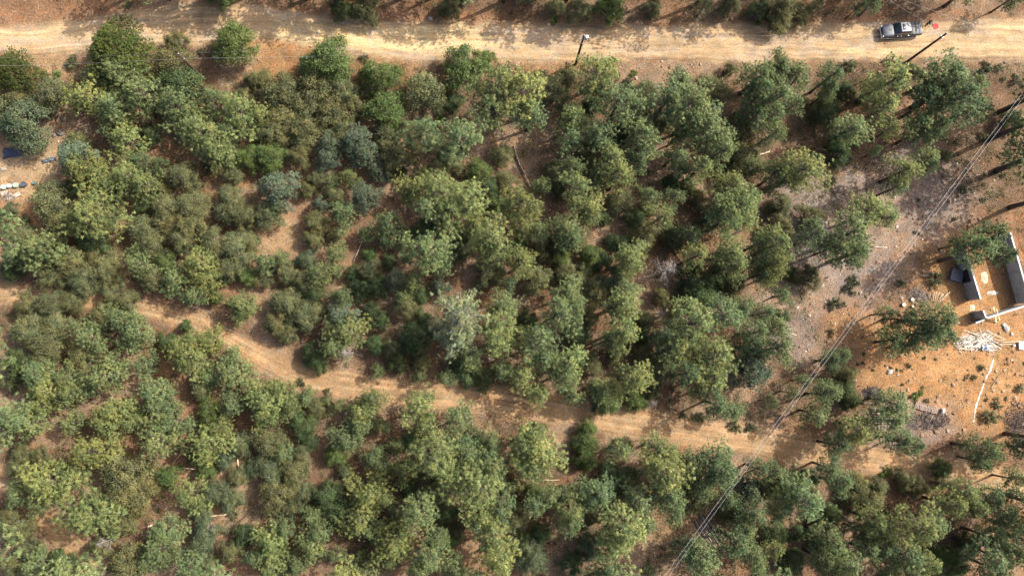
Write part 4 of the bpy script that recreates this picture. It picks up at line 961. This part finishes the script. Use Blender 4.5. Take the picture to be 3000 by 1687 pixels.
bevelled('grille', [hexa(L0-.045, L0+.05, .52, .50, .70, .92)], 'black_plastic', truck, .015)
bevelled('tailgate', [hexa(2.85, 2.925, .80, .80, .70, 1.19)], 'car_paint', truck, .02)
for s in (-1, 1):
    bevelled('headlight', [hexa(L0-.01, L0+.24, .15, .13, .78, .96)], 'lamp_clear', truck, .03).location = (.02, s*.74, .02)
    bevelled('tail_light', [hexa(2.80, 2.92, .06, .06, .78, 1.14)], 'lamp_red', truck, .015).location = (0, s*.93, 0)
    mir = bevelled('mirror', [hexa(-1.10, -.96, .11, .10, 1.18, 1.38)], 'car_paint', truck, .03); mir.location = (0, s*1.12, 0)
    for x in (-.25, .80): bevelled('door_handle', [hexa(x-.10, x+.10, .022, .022, .98, 1.02)], 'chrome', truck, .008).location = (0, s*1.005, 0)
    bevelled('side_step', [hexa(-1.3, 1.3, .07, .07, .34, .40)], 'black_plastic', truck, .015).location = (0, s*1.0, 0)
    for x in (-1.92, 1.86):
        wh = link('wheel', None, truck); wh.location = (x, s*.87, .39); wh.rotation_euler = (math.pi/2, 0, 0)
        mb = MB(); mb.lathe([(.24, -.13), (.36, -.13), (.39, -.09), (.39, .09), (.36, .13), (.24, .13), (.24, -.13)], 24); link('tyre', mb.mesh('tyre', M['rubber'], True), wh)
        mb = MB(); mb.lathe([(0, -.10), (.08, -.11), (.20, -.08), (.24, -.12), (.24, .12), (.20, .08), (.08, .11), (0, .10)], 20)
        for k in range(6):
            a = k*math.pi/3; R_ = np.array([[math.cos(a), -math.sin(a), 0], [math.sin(a), math.cos(a), 0], [0, 0, 1]])
            for ss in (-1, 1): mb.box(R_ @ np.array([.13, 0, ss*.105]), (.2, .05, .02), R_)
        link('rim', mb.mesh('rim', M['chrome'], True), wh)
mb = MB(); mb.tube([(.75, .35, 1.86), (.82, .35, 1.93), (.92, .35, 1.95)], [.03, .02, .01], 6); link('antenna', mb.mesh('antenna', M['black_plastic']), truck)

# ------------------------------------------------------------------ drone landing pad and its operator
pd = G(2741, 78)
pad = empty('landing_pad', pd+Vector((0, 0, .01)), math.radians(35)); tag(pad, 'round orange-red landing pad lying on the road behind the pickup', 'landing pad')
M['pad_red'] = simple('pad_fabric', (0.33, 0.014, 0.006), 0.7, noise=0.08); M['pad_dark'] = simple('pad_print', (0.14, 0.008, 0.005), 0.7, noise=0.08)
mb = MB(); mb.lathe([(0, .03), (.42, .03), (.45, .022), (.45, 0), (0, 0)], 36); link('disc', mb.mesh('disc', M['pad_red']), pad)
mb = MB(); mb.lathe([(.24, .034), (.28, .034), (.28, .031), (.24, .031), (.24, .034)], 36); link('ring', mb.mesh('ring', M['pad_dark']), pad)
mb = MB(); mb.box((-.075, 0, .034), (.035, .24, .006)); mb.box((.075, 0, .034), (.035, .24, .006)); mb.box((0, 0, .034), (.115, .035, .006)); link('letter', mb.mesh('letter', M['pad_dark']), pad)

M['dark_cloth'] = simple('dark_clothing', (0.013, 0.013, 0.016), 0.85, noise=0.2, scale=10); M['skin'] = simple('skin', (0.36, 0.20, 0.14), 0.55, noise=0.08); M['hair'] = simple('dark_hair', (0.018, 0.013, 0.010), 0.6, noise=0.2, scale=20); M['shoe'] = simple('shoe', (0.02, 0.02, 0.02), 0.6)
def person(loc, rz):
    """standing, both forearms raised in front to hold a controller, head bent towards it; faces +x"""
    J = {'pel': ((0, 0, .95), .145), 'waist': ((0, 0, 1.10), .135), 'chest': ((.01, 0, 1.33), .165), 'neckb': ((.0, 0, 1.47), .075), 'neck': ((.03, 0, 1.54), .058), 'headb': ((.055, 0, 1.60), .075), 'head': ((.07, 0, 1.68), .098), 'crown': ((.06, 0, 1.745), .075)}
    E = [('pel', 'waist'), ('waist', 'chest'), ('chest', 'neckb'), ('neckb', 'neck'), ('neck', 'headb'), ('headb', 'head'), ('head', 'crown')]
    for s, n in ((1, 'l'), (-1, 'r')):
        J.update({n+'sh': ((0, s*.18, 1.41), .075), n+'el': ((.03, s*.24, 1.12), .05), n+'wr': ((.25, s*.11, 1.13), .032), n+'pa': ((.31, s*.09, 1.135), .036),
                  n+'hip': ((0, s*.10, .88), .105), n+'kn': ((.015, s*.115, .50), .068), n+'an': ((-.01, s*.125, .09), .045), n+'he': ((.0, s*.125, .04), .04), n+'to': ((.17, s*.145, .03), .032)})
        E += [('chest', n+'sh'), (n+'sh', n+'el'), (n+'el', n+'wr'), (n+'wr', n+'pa'), ('pel', n+'hip'), (n+'hip', n+'kn'), (n+'kn', n+'an'), (n+'an', n+'he'), (n+'he', n+'to')]
        for f, (dy, L) in enumerate(((.03, .07), (.01, .085), (-.01, .08), (-.028, .065))):
            a = n+'f%da' % f; b = n+'f%db' % f
            J[a] = ((.345, s*(.09+dy), 1.14), .0095); J[b] = ((.345+L*.55, s*(.085+dy), 1.115), .0085); E += [(n+'pa', a), (a, b)]
        J[n+'ta'] = ((.31, s*.055, 1.155), .011); J[n+'tb'] = ((.35, s*.035, 1.165), .009); E += [(n+'pa', n+'ta'), (n+'ta', n+'tb')]
    names = list(J); idx = {n: i for i, n in enumerate(names)}
    me = bpy.data.meshes.new('body'); me.from_pydata([J[n][0] for n in names], [(idx[a], idx[b]) for a, b in E], [])
    o = bpy.data.objects.new('body', me); COL.objects.link(o)
    md = o.modifiers.new('skin', 'SKIN'); md.use_smooth_shade = True; sub = o.modifiers.new('sub', 'SUBSURF'); sub.levels = 2
    sl = me.skin_vertices[0].data
    for n in names: sl[idx[n]].radius = (J[n][1]*(.8 if n in ('pel', 'waist', 'chest') else 1), J[n][1]); sl[idx[n]].use_root = (n == 'pel')
    dg = bpy.context.evaluated_depsgraph_get(); new = bpy.data.meshes.new_from_object(o.evaluated_get(dg))
    bpy.data.objects.remove(o)
    new.materials.clear()
    for m in ('dark_cloth', 'skin', 'shoe'): new.materials.append(M[m])
    for p in new.polygons:
        c = p.center; p.use_smooth = True
        p.material_index = 1 if (c.z > 1.53 or (c.x > .245 and c.z > .9)) else 2 if c.z < .08 else 0
    root = empty('person', loc, rz); body = link('body', new, root)
    mb = MB(); mb.add(np.array([(.165, -.014, 1.66), (.165, .014, 1.66), (.195, 0, 1.655), (.165, 0, 1.70)]), [(0, 1, 2), (0, 2, 3), (1, 3, 2), (0, 3, 1)])
    for s in (-1, 1): mb.box((.065, s*.098, 1.672), (.035, .02, .06))
    link('face_features', mb.mesh('face_features', M['skin'], True), body)
    mb = MB(); mb.lathe([(.108, -.02), (.112, .03), (.10, .08), (.065, .118), (0, .13)], 16, c=(.05, 0, 1.68)); link('hair', mb.mesh('hair', M['hair'], True), body)
    return root
ps = person(G(2709, 77), math.radians(-10)); tag(ps, 'person in dark clothing standing between the pickup and the landing pad', 'person')
ct = MB(); ct.box((0, 0, 0), (.10, .16, .035)); ct.tube([(.05, .06, 0), (.13, .08, .03)], .007, 5); ct.tube([(.05, -.06, 0), (.13, -.08, .03)], .007, 5)
a = math.radians(-10); pl = ps.location+Vector((.365*math.cos(a), .365*math.sin(a), 1.16))
rc = tag(link('remote_controller', ct.mesh('remote_controller', M['black_plastic']), loc=pl), 'small black remote controller held by the person on the road', 'controller'); rc.rotation_euler = (0, 0, a)

# ------------------------------------------------------------------ block foundation on the right
m, nt, b = nodemat('concrete_block')
tc = N(nt, 'ShaderNodeTexCoord'); br = N(nt, 'ShaderNodeTexBrick'); br.inputs['Scale'].default_value = 1.0
br.inputs['Brick Width'].default_value = 0.40; br.inputs['Row Height'].default_value = 0.20; br.inputs['Mortar Size'].default_value = 0.008
br.inputs['Color1'].default_value = (0.259, 0.256, 0.248, 1); br.inputs['Color2'].default_value = (0.317, 0.313, 0.302, 1); br.inputs['Mortar'].default_value = (0.216, 0.212, 0.205, 1)
uvn = N(nt, 'ShaderNodeAttribute'); uvn.attribute_name = 'face_uv'; nt.links.new(uvn.outputs['Vector'], br.inputs['Vector'])
no = N(nt, 'ShaderNodeTexNoise'); no.inputs['Scale'].default_value = 1.5; no.inputs['Detail'].default_value = 6; nt.links.new(tc.outputs['Object'], no.inputs['Vector'])
mr = N(nt, 'ShaderNodeMapRange'); mr.inputs['From Min'].default_value = .3; mr.inputs['From Max'].default_value = .7; mr.inputs['To Min'].default_value = .75; mr.inputs['To Max'].default_value = 1.2; nt.links.new(no.outputs['Fac'], mr.inputs['Value'])
vm = N(nt, 'ShaderNodeVectorMath', operation='SCALE'); nt.links.new(br.outputs['Color'], vm.inputs[0]); nt.links.new(mr.outputs[0], vm.inputs['Scale']); nt.links.new(vm.outputs[0], b.inputs['Base Color'])
b.inputs['Roughness'].default_value = .9; M['block'] = m
M['cap'] = simple('sunlit_block_top', (0.42, 0.42, 0.435), 0.7, noise=0.12)  # paler than the blocks: sunlight on the wall tops put into the colour
z0 = float(terr(*plane(2900, 820, -1.3)[:2]))
fnd = empty('block_foundation', tuple(plane(2900, 820, z0))); FO = np.array(fnd.location); tag(fnd, 'roofless grey block foundation with white wall tops on the orange building pad', 'foundation')
def wall(a, b, h, mat='block', th=.20, ext=0.0, cap=True):
    A = plane(*a, z0+h)-FO; B = plane(*b, z0+h)-FO; d = B-A; d[2] = 0; L = np.linalg.norm(d); d /= L; n = np.array([-d[1], d[0], 0])
    A = A-d*ext; B = B+d*ext; L += 2*ext
    bot = -.7; top_ = A[2]
    V = []; F = []; UV = []
    def face(p, uv):
        k = len(V); V.extend(p); UV.extend(uv); F.append((k, k+1, k+2)); F.append((k, k+2, k+3))
    def pt(s, t, z): q = A+d*s+n*t; return (q[0], q[1], z)
    hh = th/2
    face([pt(0, -hh, bot), pt(L, -hh, bot), pt(L, -hh, top_), pt(0, -hh, top_)], [(0, bot, 0), (L, bot, 0), (L, top_, 0), (0, top_, 0)])
    face([pt(L, hh, bot), pt(0, hh, bot), pt(0, hh, top_), pt(L, hh, top_)], [(0, bot, 0), (L, bot, 0), (L, top_, 0), (0, top_, 0)])
    face([pt(0, hh, bot), pt(0, -hh, bot), pt(0, -hh, top_), pt(0, hh, top_)], [(0, bot, 0), (th, bot, 0), (th, top_, 0), (0, top_, 0)])
    face([pt(L, -hh, bot), pt(L, hh, bot), pt(L, hh, top_), pt(L, -hh, top_)], [(0, bot, 0), (th, bot, 0), (th, top_, 0), (0, top_, 0)])
    face([pt(0, -hh, top_), pt(L, -hh, top_), pt(L, hh, top_), pt(0, hh, top_)], [(0, 0, 0), (L, 0, 0), (L, th, 0), (0, th, 0)])
    mb = MB(); mb.add(V, F); me = mb.mesh('wall', M[mat])
    at = me.attributes.new('face_uv', 'FLOAT_VECTOR', 'POINT'); at.data.foreach_set('vector', np.array(UV, np.float32).ravel())
    w = link('wall', me, fnd)
    if cap:
        q = (A+B)/2; ang = math.atan2(d[1], d[0]); R_ = np.array([[math.cos(ang), -math.sin(ang), 0], [math.sin(ang), math.cos(ang), 0], [0, 0, 1]])
        mb = MB(); mb.box((q[0], q[1], top_+.022), (L-.006, th+.012, .036), R_); link('sunlit_wall_top', mb.mesh('sunlit_wall_top', M['cap']), w)  # thin strip added to carry the painted sunlit white along the top
    return w, A, d, n, L, top_
HW = 2.6
wa = wall((2827, 727), (2873, 876), HW)
wall((2831, 720), (2955, 680), HW, ext=-.11); wall((2960, 681), (3019, 886), HW); wl = wall((2890, 932), (3013, 893), HW, ext=-.11); wall((2881, 909), (2889, 931), HW, ext=-.0)
wall((2858, 946), (2884, 936), 1.2)
for i in range(7):                                     # rebar stubs standing from the wall top
    w, A, d, n, L, t_ = wl; q = A+d*(L*(i+.6)/7.2); mb = MB(); mb.tube([(q[0], q[1], t_-.1), (q[0], q[1], t_+.35)], .012, 6); link('rebar', mb.mesh('rebar', M['log_bark']), w)
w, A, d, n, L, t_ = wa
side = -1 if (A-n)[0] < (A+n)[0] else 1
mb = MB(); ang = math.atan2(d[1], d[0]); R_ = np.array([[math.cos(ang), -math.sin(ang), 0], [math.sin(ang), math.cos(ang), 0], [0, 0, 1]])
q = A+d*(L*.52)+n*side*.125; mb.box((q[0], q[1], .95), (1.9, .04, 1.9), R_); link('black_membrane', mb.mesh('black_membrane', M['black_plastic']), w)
# loose things on the pad
def mound(name, px, py, rx, ry, h, mat, label, cat):
    p = G(px, py); mb = MB(); n, m = 40, 9; V = [(0, 0, h)]; F = []
    for j in range(1, m+1):
        for k in range(n):
            q = 2*math.pi*k/n; f = 1+.9*(float(fbm(math.cos(q)*1.6+px, math.sin(q)*1.6+py, 4))-.5); t = j/m
            x_, y_ = rx*f*t*math.cos(q), ry*f*t*math.sin(q)
            gz = float(terr(p.x+x_, p.y+y_))-p.z
            V.append((x_, y_, gz+h*(1-t)**1.2*(.5+float(fbm(x_*5+3, y_*5, 3)))-(.03 if j == m else 0)))
    for k in range(n): F.append((0, 1+k, 1+(k+1) % n))
    for j in range(m-1):
        for k in range(n):
            a, b, c, d = 1+j*n+k, 1+(j+1)*n+k, 1+(j+1)*n+(k+1) % n, 1+j*n+(k+1) % n; F += [(a, b, c), (a, c, d)]
    mb.add(V, F); return tag(link(name, mb.mesh(name, M[mat], True), loc=p), label, cat)
M['pale_sand'] = simple('pale_sand', (0.42, 0.33, 0.22), 0.95, noise=0.2, scale=6, bump=.3)
mound('sand_pile', 2884, 813, .62, .85, .18, 'pale_sand', 'pale sand heap lying inside the block foundation', 'sand pile')
mound('sand_pile', 2848, 902, .45, .5, .15, 'pale_sand', 'low pale sand heap in the foundation doorway', 'sand pile')
mound('gravel_pile', 2907, 858, 1.1, .35, .12, 'pale_stone', 'low grey gravel heap inside the block foundation', 'gravel pile')
pv = G(2795, 808); pal = empty('paver_pallet', pv, math.radians(-17)); tag(pal, 'pallet of dark square pavers left of the foundation wall', 'pallet')
M['paver'] = simple('dark_paver', (0.085, 0.080, 0.095), 0.85, noise=.2)
base = MB(); base.box((0, 0, .07), (1.75, 1.75, .13)); pb_ = link('pallet', base.mesh('pallet', M['dry_log']), pal)
brick = MB(); brick.box((0, 0, 0), (.33, .33, .62)); bme = brick.mesh('paver', M['paver'])
for i in range(5):
    for j in range(5):
        o = link('paver', bme, pal); o.location = (-.68+i*.34, -.68+j*.34, .45+.02*((i*3+j*5) % 3))
# planks against the lower wall
for i, (a, b, lab) in enumerate((((2911, 899), (2919, 945), 'wide pale plank leaning across the lower foundation wall'), ((2919, 905), (2929, 938), 'narrow pale plank beside the wide leaning plank'))):
    A = plane(*a, z0+2.85); B = plane(*b, z0+.12); mid = (A+B)/2; v = Vector(B-A); mb = MB(); mb.box((0, 0, 0), (v.length, .20-.09*i, .05))
    M['plank'] = M.get('plank') or simple('yellow_plank', (0.58, 0.50, 0.27), .75, noise=.15)
    o = tag(link('plank', mb.mesh('plank', M['plank']), loc=mid), lab, 'plank'); o.rotation_euler = v.to_track_quat('X', 'Z').to_euler()

# ------------------------------------------------------------------ lumber heap, rails, firewood, brush
r = np.random.default_rng(77)
pm = {}; M['heap_wood'] = simple('bleached_wood', (0.50, 0.44, 0.37), 0.75, noise=0.3, scale=2)
def pole_mesh(i):
    if i not in pm:
        rr = np.random.default_rng(900+i); L = 1.0+.24*i; rad = .032+.012*rr.random(); mb = MB(); b = rr.normal(size=2)*.03
        mb.tube([(-L/2, 0, 0), (-L/6, b[0], b[1]*.4), (L/6, -b[0], 0), (L/2, 0, 0)], np.array([rad, rad*.95, rad*.85, rad*.7])*1.25, 6); pm[i] = mb.mesh('peeled_pole', M['heap_wood'])
    return pm[i]
hc = []
M['grey_wood'] = simple('grey_wood', (0.27, 0.24, 0.21), 0.8, noise=0.35, scale=2)
pm2 = {}
for k in range(150):
    t = r.random()*2*math.pi; rad = math.sqrt(r.random()); px = 2866+60*rad*math.cos(t); py = 1001+27*rad*math.sin(t)+6*math.sin(px/17)
    p = G(px, py); zone = 0.30*math.sin(px/23+py/11); ang = zone+r.normal()*.20+.05
    if r.random() < .16: ang += r.normal()*1.1
    i = int(r.integers(0, 6)); me = pole_mesh(i)
    if r.random() < .35:
        if i not in pm2: pm2[i] = me.copy(); pm2[i].materials[0] = M['grey_wood']
        me = pm2[i]
    o = link('peeled_pole', me, loc=p+Vector((0, 0, .05+.40*(1-rad**3)*r.random()))); o.rotation_euler = (r.random()*6, r.normal()*.08, ang)
    tag(o, 'pale peeled pole lying in the big heap below the foundation', 'pole', 'peeled poles of the big heap')
for k, (a, b, c, d_, lab) in enumerate(((2925, 1004, 2984, 1000, 'upper pale pole reaching from the heap to the white board'), (2920, 1010, 2960, 1008, 'lower pale pole reaching from the heap towards the white board'), (2885, 968, 2940, 994, 'long pale pole slanting down along the top of the heap'), (2798, 1021, 2850, 1025, 'pale pole sticking out left at the foot of the heap'))):
    stick('peeled_pole', [(a, b), (c, d_)], .06, 'peeled', lab, 'pole', lift=.25)
wb = G(2992, 1012); mb = MB(); mb.box((0, 0, .35), (1.1, 1.15, .06)); mb.box((-.45, 0, .17), (.08, 1.0, .32)); mb.box((.45, 0, .17), (.08, 1.0, .32)); tag(link('white_board', mb.mesh('white_board', M['white_paint']), loc=wb), 'white square board on trestles at the right edge beside the heap', 'board')
st = G(2968, 1012); mb = MB(); mb.lathe([(0, 0), (.16, 0), (.16, .3), (.12, .32), (0, .32)], 14); tag(link('bucket', mb.mesh('bucket', M['white_paint'], True), loc=st), 'small white bucket beside the white board', 'bucket')
bt = G(2880, 1018); bm = bmesh.new(); bmesh.ops.create_grid(bm, x_segments=10, y_segments=8, size=.32)
for v in bm.verts: v.co.z = .55+.12*math.sin(v.co.x*9)+.08*math.cos(v.co.y*11); v.co.x *= 1.3
ex = bmesh.ops.extrude_face_region(bm, geom=bm.faces[:]); bmesh.ops.translate(bm, vec=(0, 0, -.02), verts=[v for v in ex['geom'] if isinstance(v, bmesh.types.BMVert)])
me = bpy.data.meshes.new('plastic_sheet'); bm.to_mesh(me); bm.free(); me.materials.append(simple('pale_blue_plastic', (.30, .34, .40), .5, noise=.1)); tag(link('plastic_sheet', me, loc=bt), 'crumpled pale blue plastic sheet on the lumber heap', 'plastic sheet')
for k, (a, b, c, d_) in enumerate(((2701, 795, 2752, 801), (2694, 808, 2749, 803), (2700, 809, 2750, 811))):
    stick('rail', [(a, b), (c, d_)], .06, 'peeled', ['topmost', 'middle', 'lowest'][k]+' of three white rails on the slope left of the pavers', 'rail', lift=.05*k)
# fan of pale posts above the big pine by the foundation
for k in range(11):
    a = (2700+k*8+r.normal()*2, 858+4*math.sin(k)); b = (2712+k*4.5, 885+r.normal()*3)
    stick('peeled_post', [a, b], .045, 'dry_log' if k < 4 else 'peeled', 'pale post in the fan of posts above the big pine left of the foundation', 'post', 'fan of pale posts', lift=.1+.02*k)
# firewood row
for k in range(15):
    t = k/14; px = 2680+62*t; py = 1186+17*t
    L = .85+.15*r.random(); rad = .11+.03*r.random(); mb = MB(); mb.tube([(0, -L/2, 0), (0, 0, .01), (0, L/2, 0)], [rad, rad*1.02, rad*.97], 10, cap=False)
    for s in (-1, 1): mb.add([(0, s*L/2, 0)]+[(rad*math.cos(q), s*L/2, rad*math.sin(q)) for q in np.linspace(0, 2*math.pi, 11)[:-1]], [(0, 1+i, 1+(i+1) % 10) if s < 0 else (0, 1+(i+1) % 10, 1+i) for i in range(10)])
    me = mb.mesh('firewood_log', M['log_bark'], False); me.materials.append(M['cut_end'])
    for p in me.polygons:
        if p.index >= len(me.polygons)-20: p.material_index = 1
    o = tag(link('firewood_log', me, loc=G(px, py)+Vector((0, 0, rad*.9))), 'short brown log in the firewood row on the orange slope', 'log', 'row of firewood logs'); o.rotation_euler = (r.normal()*.05, r.random(), -.30+r.normal()*.1)
for k in range(7):
    stick('long_log', [(2546+k*3-(k > 4)*6, 1196+k*7.2), (2620+r.normal()*4, 1200+k*6.5)], .15, 'log_bark', 'long brown log in the stack beneath the pine, left of the firewood', 'log', 'stack of long logs', lift=.02)
bk = G(2760, 1202); mb = MB(); mb.box((0, 0, .2), (.30, .55, .40)); mb.box((0, 0, .42), (.27, .52, .04)); tag(link('white_block', mb.mesh('white_block', M['white_paint']), loc=bk), 'upright white block at the right end of the firewood row', 'block')
M['char'] = tone_mat('charred_brush', [(0, (0.025, 0.022, 0.022)), (.6, (.085, .070, .064)), (1, (.22, .19, .18))])
def brush(px, py, rx, ry, h, n, label, mat='char', al=None):
    c = G(px, py); mb = MB(); rr = np.random.default_rng(int(px))
    for i in range(n):
        q = rr.random()*6.28; s = rr.random()**.6; x_, y_ = rx*s*math.cos(q), ry*s*math.sin(q); zz = h*(1-s*s)*rr.random()+.03
        a = rr.random()*6.28 if al is None else al+rr.normal()*.18; L = (.5+rr.random()*1.0)*(1 if al is None else 1.7); e = np.array([math.cos(a), math.sin(a), rr.normal()*.15])*L/2
        m_ = np.array([x_, y_, zz]); gz = lambda p: np.array([p[0], p[1], max(p[2], float(terr(c.x+p[0], c.y+p[1])-c.z)+.02)])
        mb.tube([gz(m_-e), gz(m_+rr.normal(size=3)*.06), gz(m_+e)], np.array([.028, .024, .010])*(.7+.9*rr.random()), 4, rr.random(), cap=False)
    return tag(link('brush_pile', mb.mesh('brush_pile', M[mat]), loc=c), label, 'brush pile')
brush(2985, 1240, 2.2, 3.0, 1.0, 330, 'dark heap of cut brush at the right edge below the orange slope')
brush(2555, 1150, 1.3, .7, .8, 150, 'dark brush heap beside the thick curved log')
brush(2720, 1232, 3.4, 1.2, .35, 200, 'thin spread of dark brush below the firewood row')
brush(2690, 868, 1.8, 1.1, .5, 130, 'grey brush heap above the big pine left of the foundation', 'twigs')
brush(30, 575, 1.2, .5, .2, 60, 'grey scrap wood heap below the barrels', 'twigs')
for k in range(16):
    ox = r.normal()*11; oy = r.normal()*9; a = (2065+ox-14, 1532+oy-20); b = (2095+ox+12, 1580+oy+18)
    stick('cut_pole', [a, b], .07+.03*r.random(), 'log_bark' if r.random() < .6 else 'dry_log', 'brown cut pole in the stack under the diagonal wires at the bottom', 'pole', 'stack of poles under the wires', lift=.05+.28*r.random())
stick('cut_pole', [(2084, 1533), (2104, 1555), (2128, 1585)], .08, 'dry_log', 'long pale pole right of the stack under the wires', 'pole', lift=.1)
stick('fallen_branch', [(2064, 1552), (2078, 1561), (2098, 1563)], .05, 'peeled', 'crooked white branch on top of the pole stack', 'branch', lift=.5)
for k, (a, b, s, lab) in enumerate(((2670, 878, .24, 'pale round stump above the big pine, uppermost'), (2645, 893, .26, 'stump with a dark side, middle of three above the big pine'), (2670, 898, .18, 'small stump touching the big pine crown'))):
    mb = MB(); mb.lathe([(s*1.25, -.1), (s*1.05, .08), (s, .35)], 14); me = mb.mesh('stump', M['log_bark'], True); root = tag(link('stump', me, loc=G(a, b)), lab, 'stump')
    mb = MB(); mb.lathe([(s*.995, .352), (s*.5, .356), (0, .36)], 14); link('cut_face', mb.mesh('cut_face', M['cut_end']), root)
# white gravel trail down the slope
tp_ = [(2911, 1022, 2), (2911, 1048, 2), (2907, 1062, 6), (2903, 1080, 8), (2892, 1100, 4), (2883, 1120, 4), (2877, 1140, 6), (2868, 1160, 5), (2862, 1180, 6), (2857, 1198, 7), (2855, 1212, 3), (2852, 1235, 4)]
V = []; F = []; rr = np.random.default_rng(5)
tt = np.linspace(0, len(tp_)-1, 70)
for i, t in enumerate(tt):
    k = min(int(t), len(tp_)-2); f = t-k; a = np.array(tp_[k])*(1-f)+np.array(tp_[k+1])*f
    for s in (-1, -.4, .4, 1):
        q = G(a[0]+s*(a[2]/2)*(.3+1.3*rr.random()), a[1]+rr.normal()*1.2); V.append((q.x, q.y, q.z+(.045 if abs(s) < .5 else -.01)))
    if i:
        for j in range(3): F += [((i-1)*4+j, (i-1)*4+j+1, i*4+j+1), ((i-1)*4+j, i*4+j+1, i*4+j)]
mb = MB(); mb.add(V, F); M['white_gravel'] = simple('white_gravel', (.42, .39, .35), .95, noise=.35, scale=9, bump=.5)
tag(link('gravel_trail', mb.mesh('gravel_trail', M['white_gravel'])), kind='structure')

# ------------------------------------------------------------------ yard at the left edge
BAR = [(-2, 552, .30, (.30, .42, .30), 'pale green barrel cut by the left edge'), (13.5, 549.5, .31, (.40, .45, .37), 'pale whitish-green barrel second from the left edge'), (30, 546, .28, (.45, .50, .45), 'small white barrel between two green ones'), (49, 544, .35, (.24, .31, .25), 'mint-green barrel left of the dark one'), (72, 541, .40, (.055, .062, .080), 'wide dark slate barrel at the end of the row'), (104, 537, .26, (.09, .13, .115), 'small teal barrel half under the oak, right of the row')]
for px, py, s, col, lab in BAR:
    root = tag(empty('barrel', G(px, py)), lab, 'barrel', 'barrels at the left edge'); mt = simple('barrel_plastic', col, .45, noise=.06)
    mb = MB(); mb.lathe([(s*.92, -.05), (s, .03), (s, .12), (s*1.04, .135), (s*1.04, .16), (s, .175), (s, .26), (s*1.04, .275), (s*1.04, .30), (s, .315), (s, .38), (s*.94, .41)], 24); link('drum', mb.mesh('drum', mt, True), root)
    mb = MB(); mb.lathe([(s*.94, .41), (s*.92, .425), (s*.86, .415), (0, .41)], 24); lid = link('lid', mb.mesh('lid', mt, True), root)
    mb = MB(); mb.lathe([(.035, .41), (.035, .44), (0, .445)], 10, c=(s*.5, 0, 0)); link('bung', mb.mesh('bung', mt), lid)
def tarp(px, py, sx, sy, rot, col, label, z=.25):
    bm = bmesh.new(); bmesh.ops.create_grid(bm, x_segments=24, y_segments=18, size=1)
    for v in bm.verts:
        e = max(abs(v.co.x), abs(v.co.y)); v.co.z = z*(1-e**4)+.07*math.sin(v.co.x*9+v.co.y*3)*(1-e*.6)+.03; v.co.x *= sx*(1+.06*math.sin(v.co.y*5)); v.co.y *= sy*(1+.06*math.sin(v.co.x*4))
    ex = bmesh.ops.extrude_face_region(bm, geom=bm.faces[:]); bmesh.ops.translate(bm, vec=(0, 0, -.015), verts=[v for v in ex['geom'] if isinstance(v, bmesh.types.BMVert)])
    me = bpy.data.meshes.new('tarp'); bm.to_mesh(me); bm.free(); me.materials.append(simple('tarp_cloth', col, .55, noise=.2, scale=4))
    for p in me.polygons: p.use_smooth = True
    o = tag(link('tarp', me, loc=G(px, py)), label, 'tarp'); o.rotation_euler = (0, 0, rot)
tarp(38, 447, 1.35, .75, .12, (.030, .036, .060), 'dark blue tarp in the shade above the barrels')
tarp(143, 470, 1.0, .32, .30, (.075, .088, .095), 'blue-grey sheet half under the cypress right of the yard')
cb = MB()
for i in range(2):
    for j in range(3): cb.box((-.2+j*.2, -.1+i*.2, .1), (.15, .15, .2))
cb.box((0, 0, .06), (.62, .42, .10)); tag(link('hollow_block', cb.mesh('hollow_block', M['pale_stone']), loc=G(12, 495)), 'pale hollow concrete block on the sandy yard', 'concrete block').rotation_euler = (0, 0, .3)
stick('fence_post', [(26, 534), (87, 522)], .06, 'dry_log', 'grey post lying above the row of barrels', 'post')
for k, (a, b, sx, sy, q) in enumerate(((14, 566, .6, .35, .3), (32, 574, .5, .4, -.4), (50, 571, .55, .35, .6), (24, 583, .5, .18, .1))):
    mb = MB(); mb.box((0, 0, .05), (sx*1.6, sy*1.6, .09), taper=.94); o = tag(link('stone_slab', mb.mesh('stone_slab', M['stone']), loc=G(a, b)), ['leftmost', 'darkest middle', 'rightmost', 'narrow lowest'][k]+' flat slab lying below the barrels', 'slab'); o.rotation_euler = (.03, .02, q)
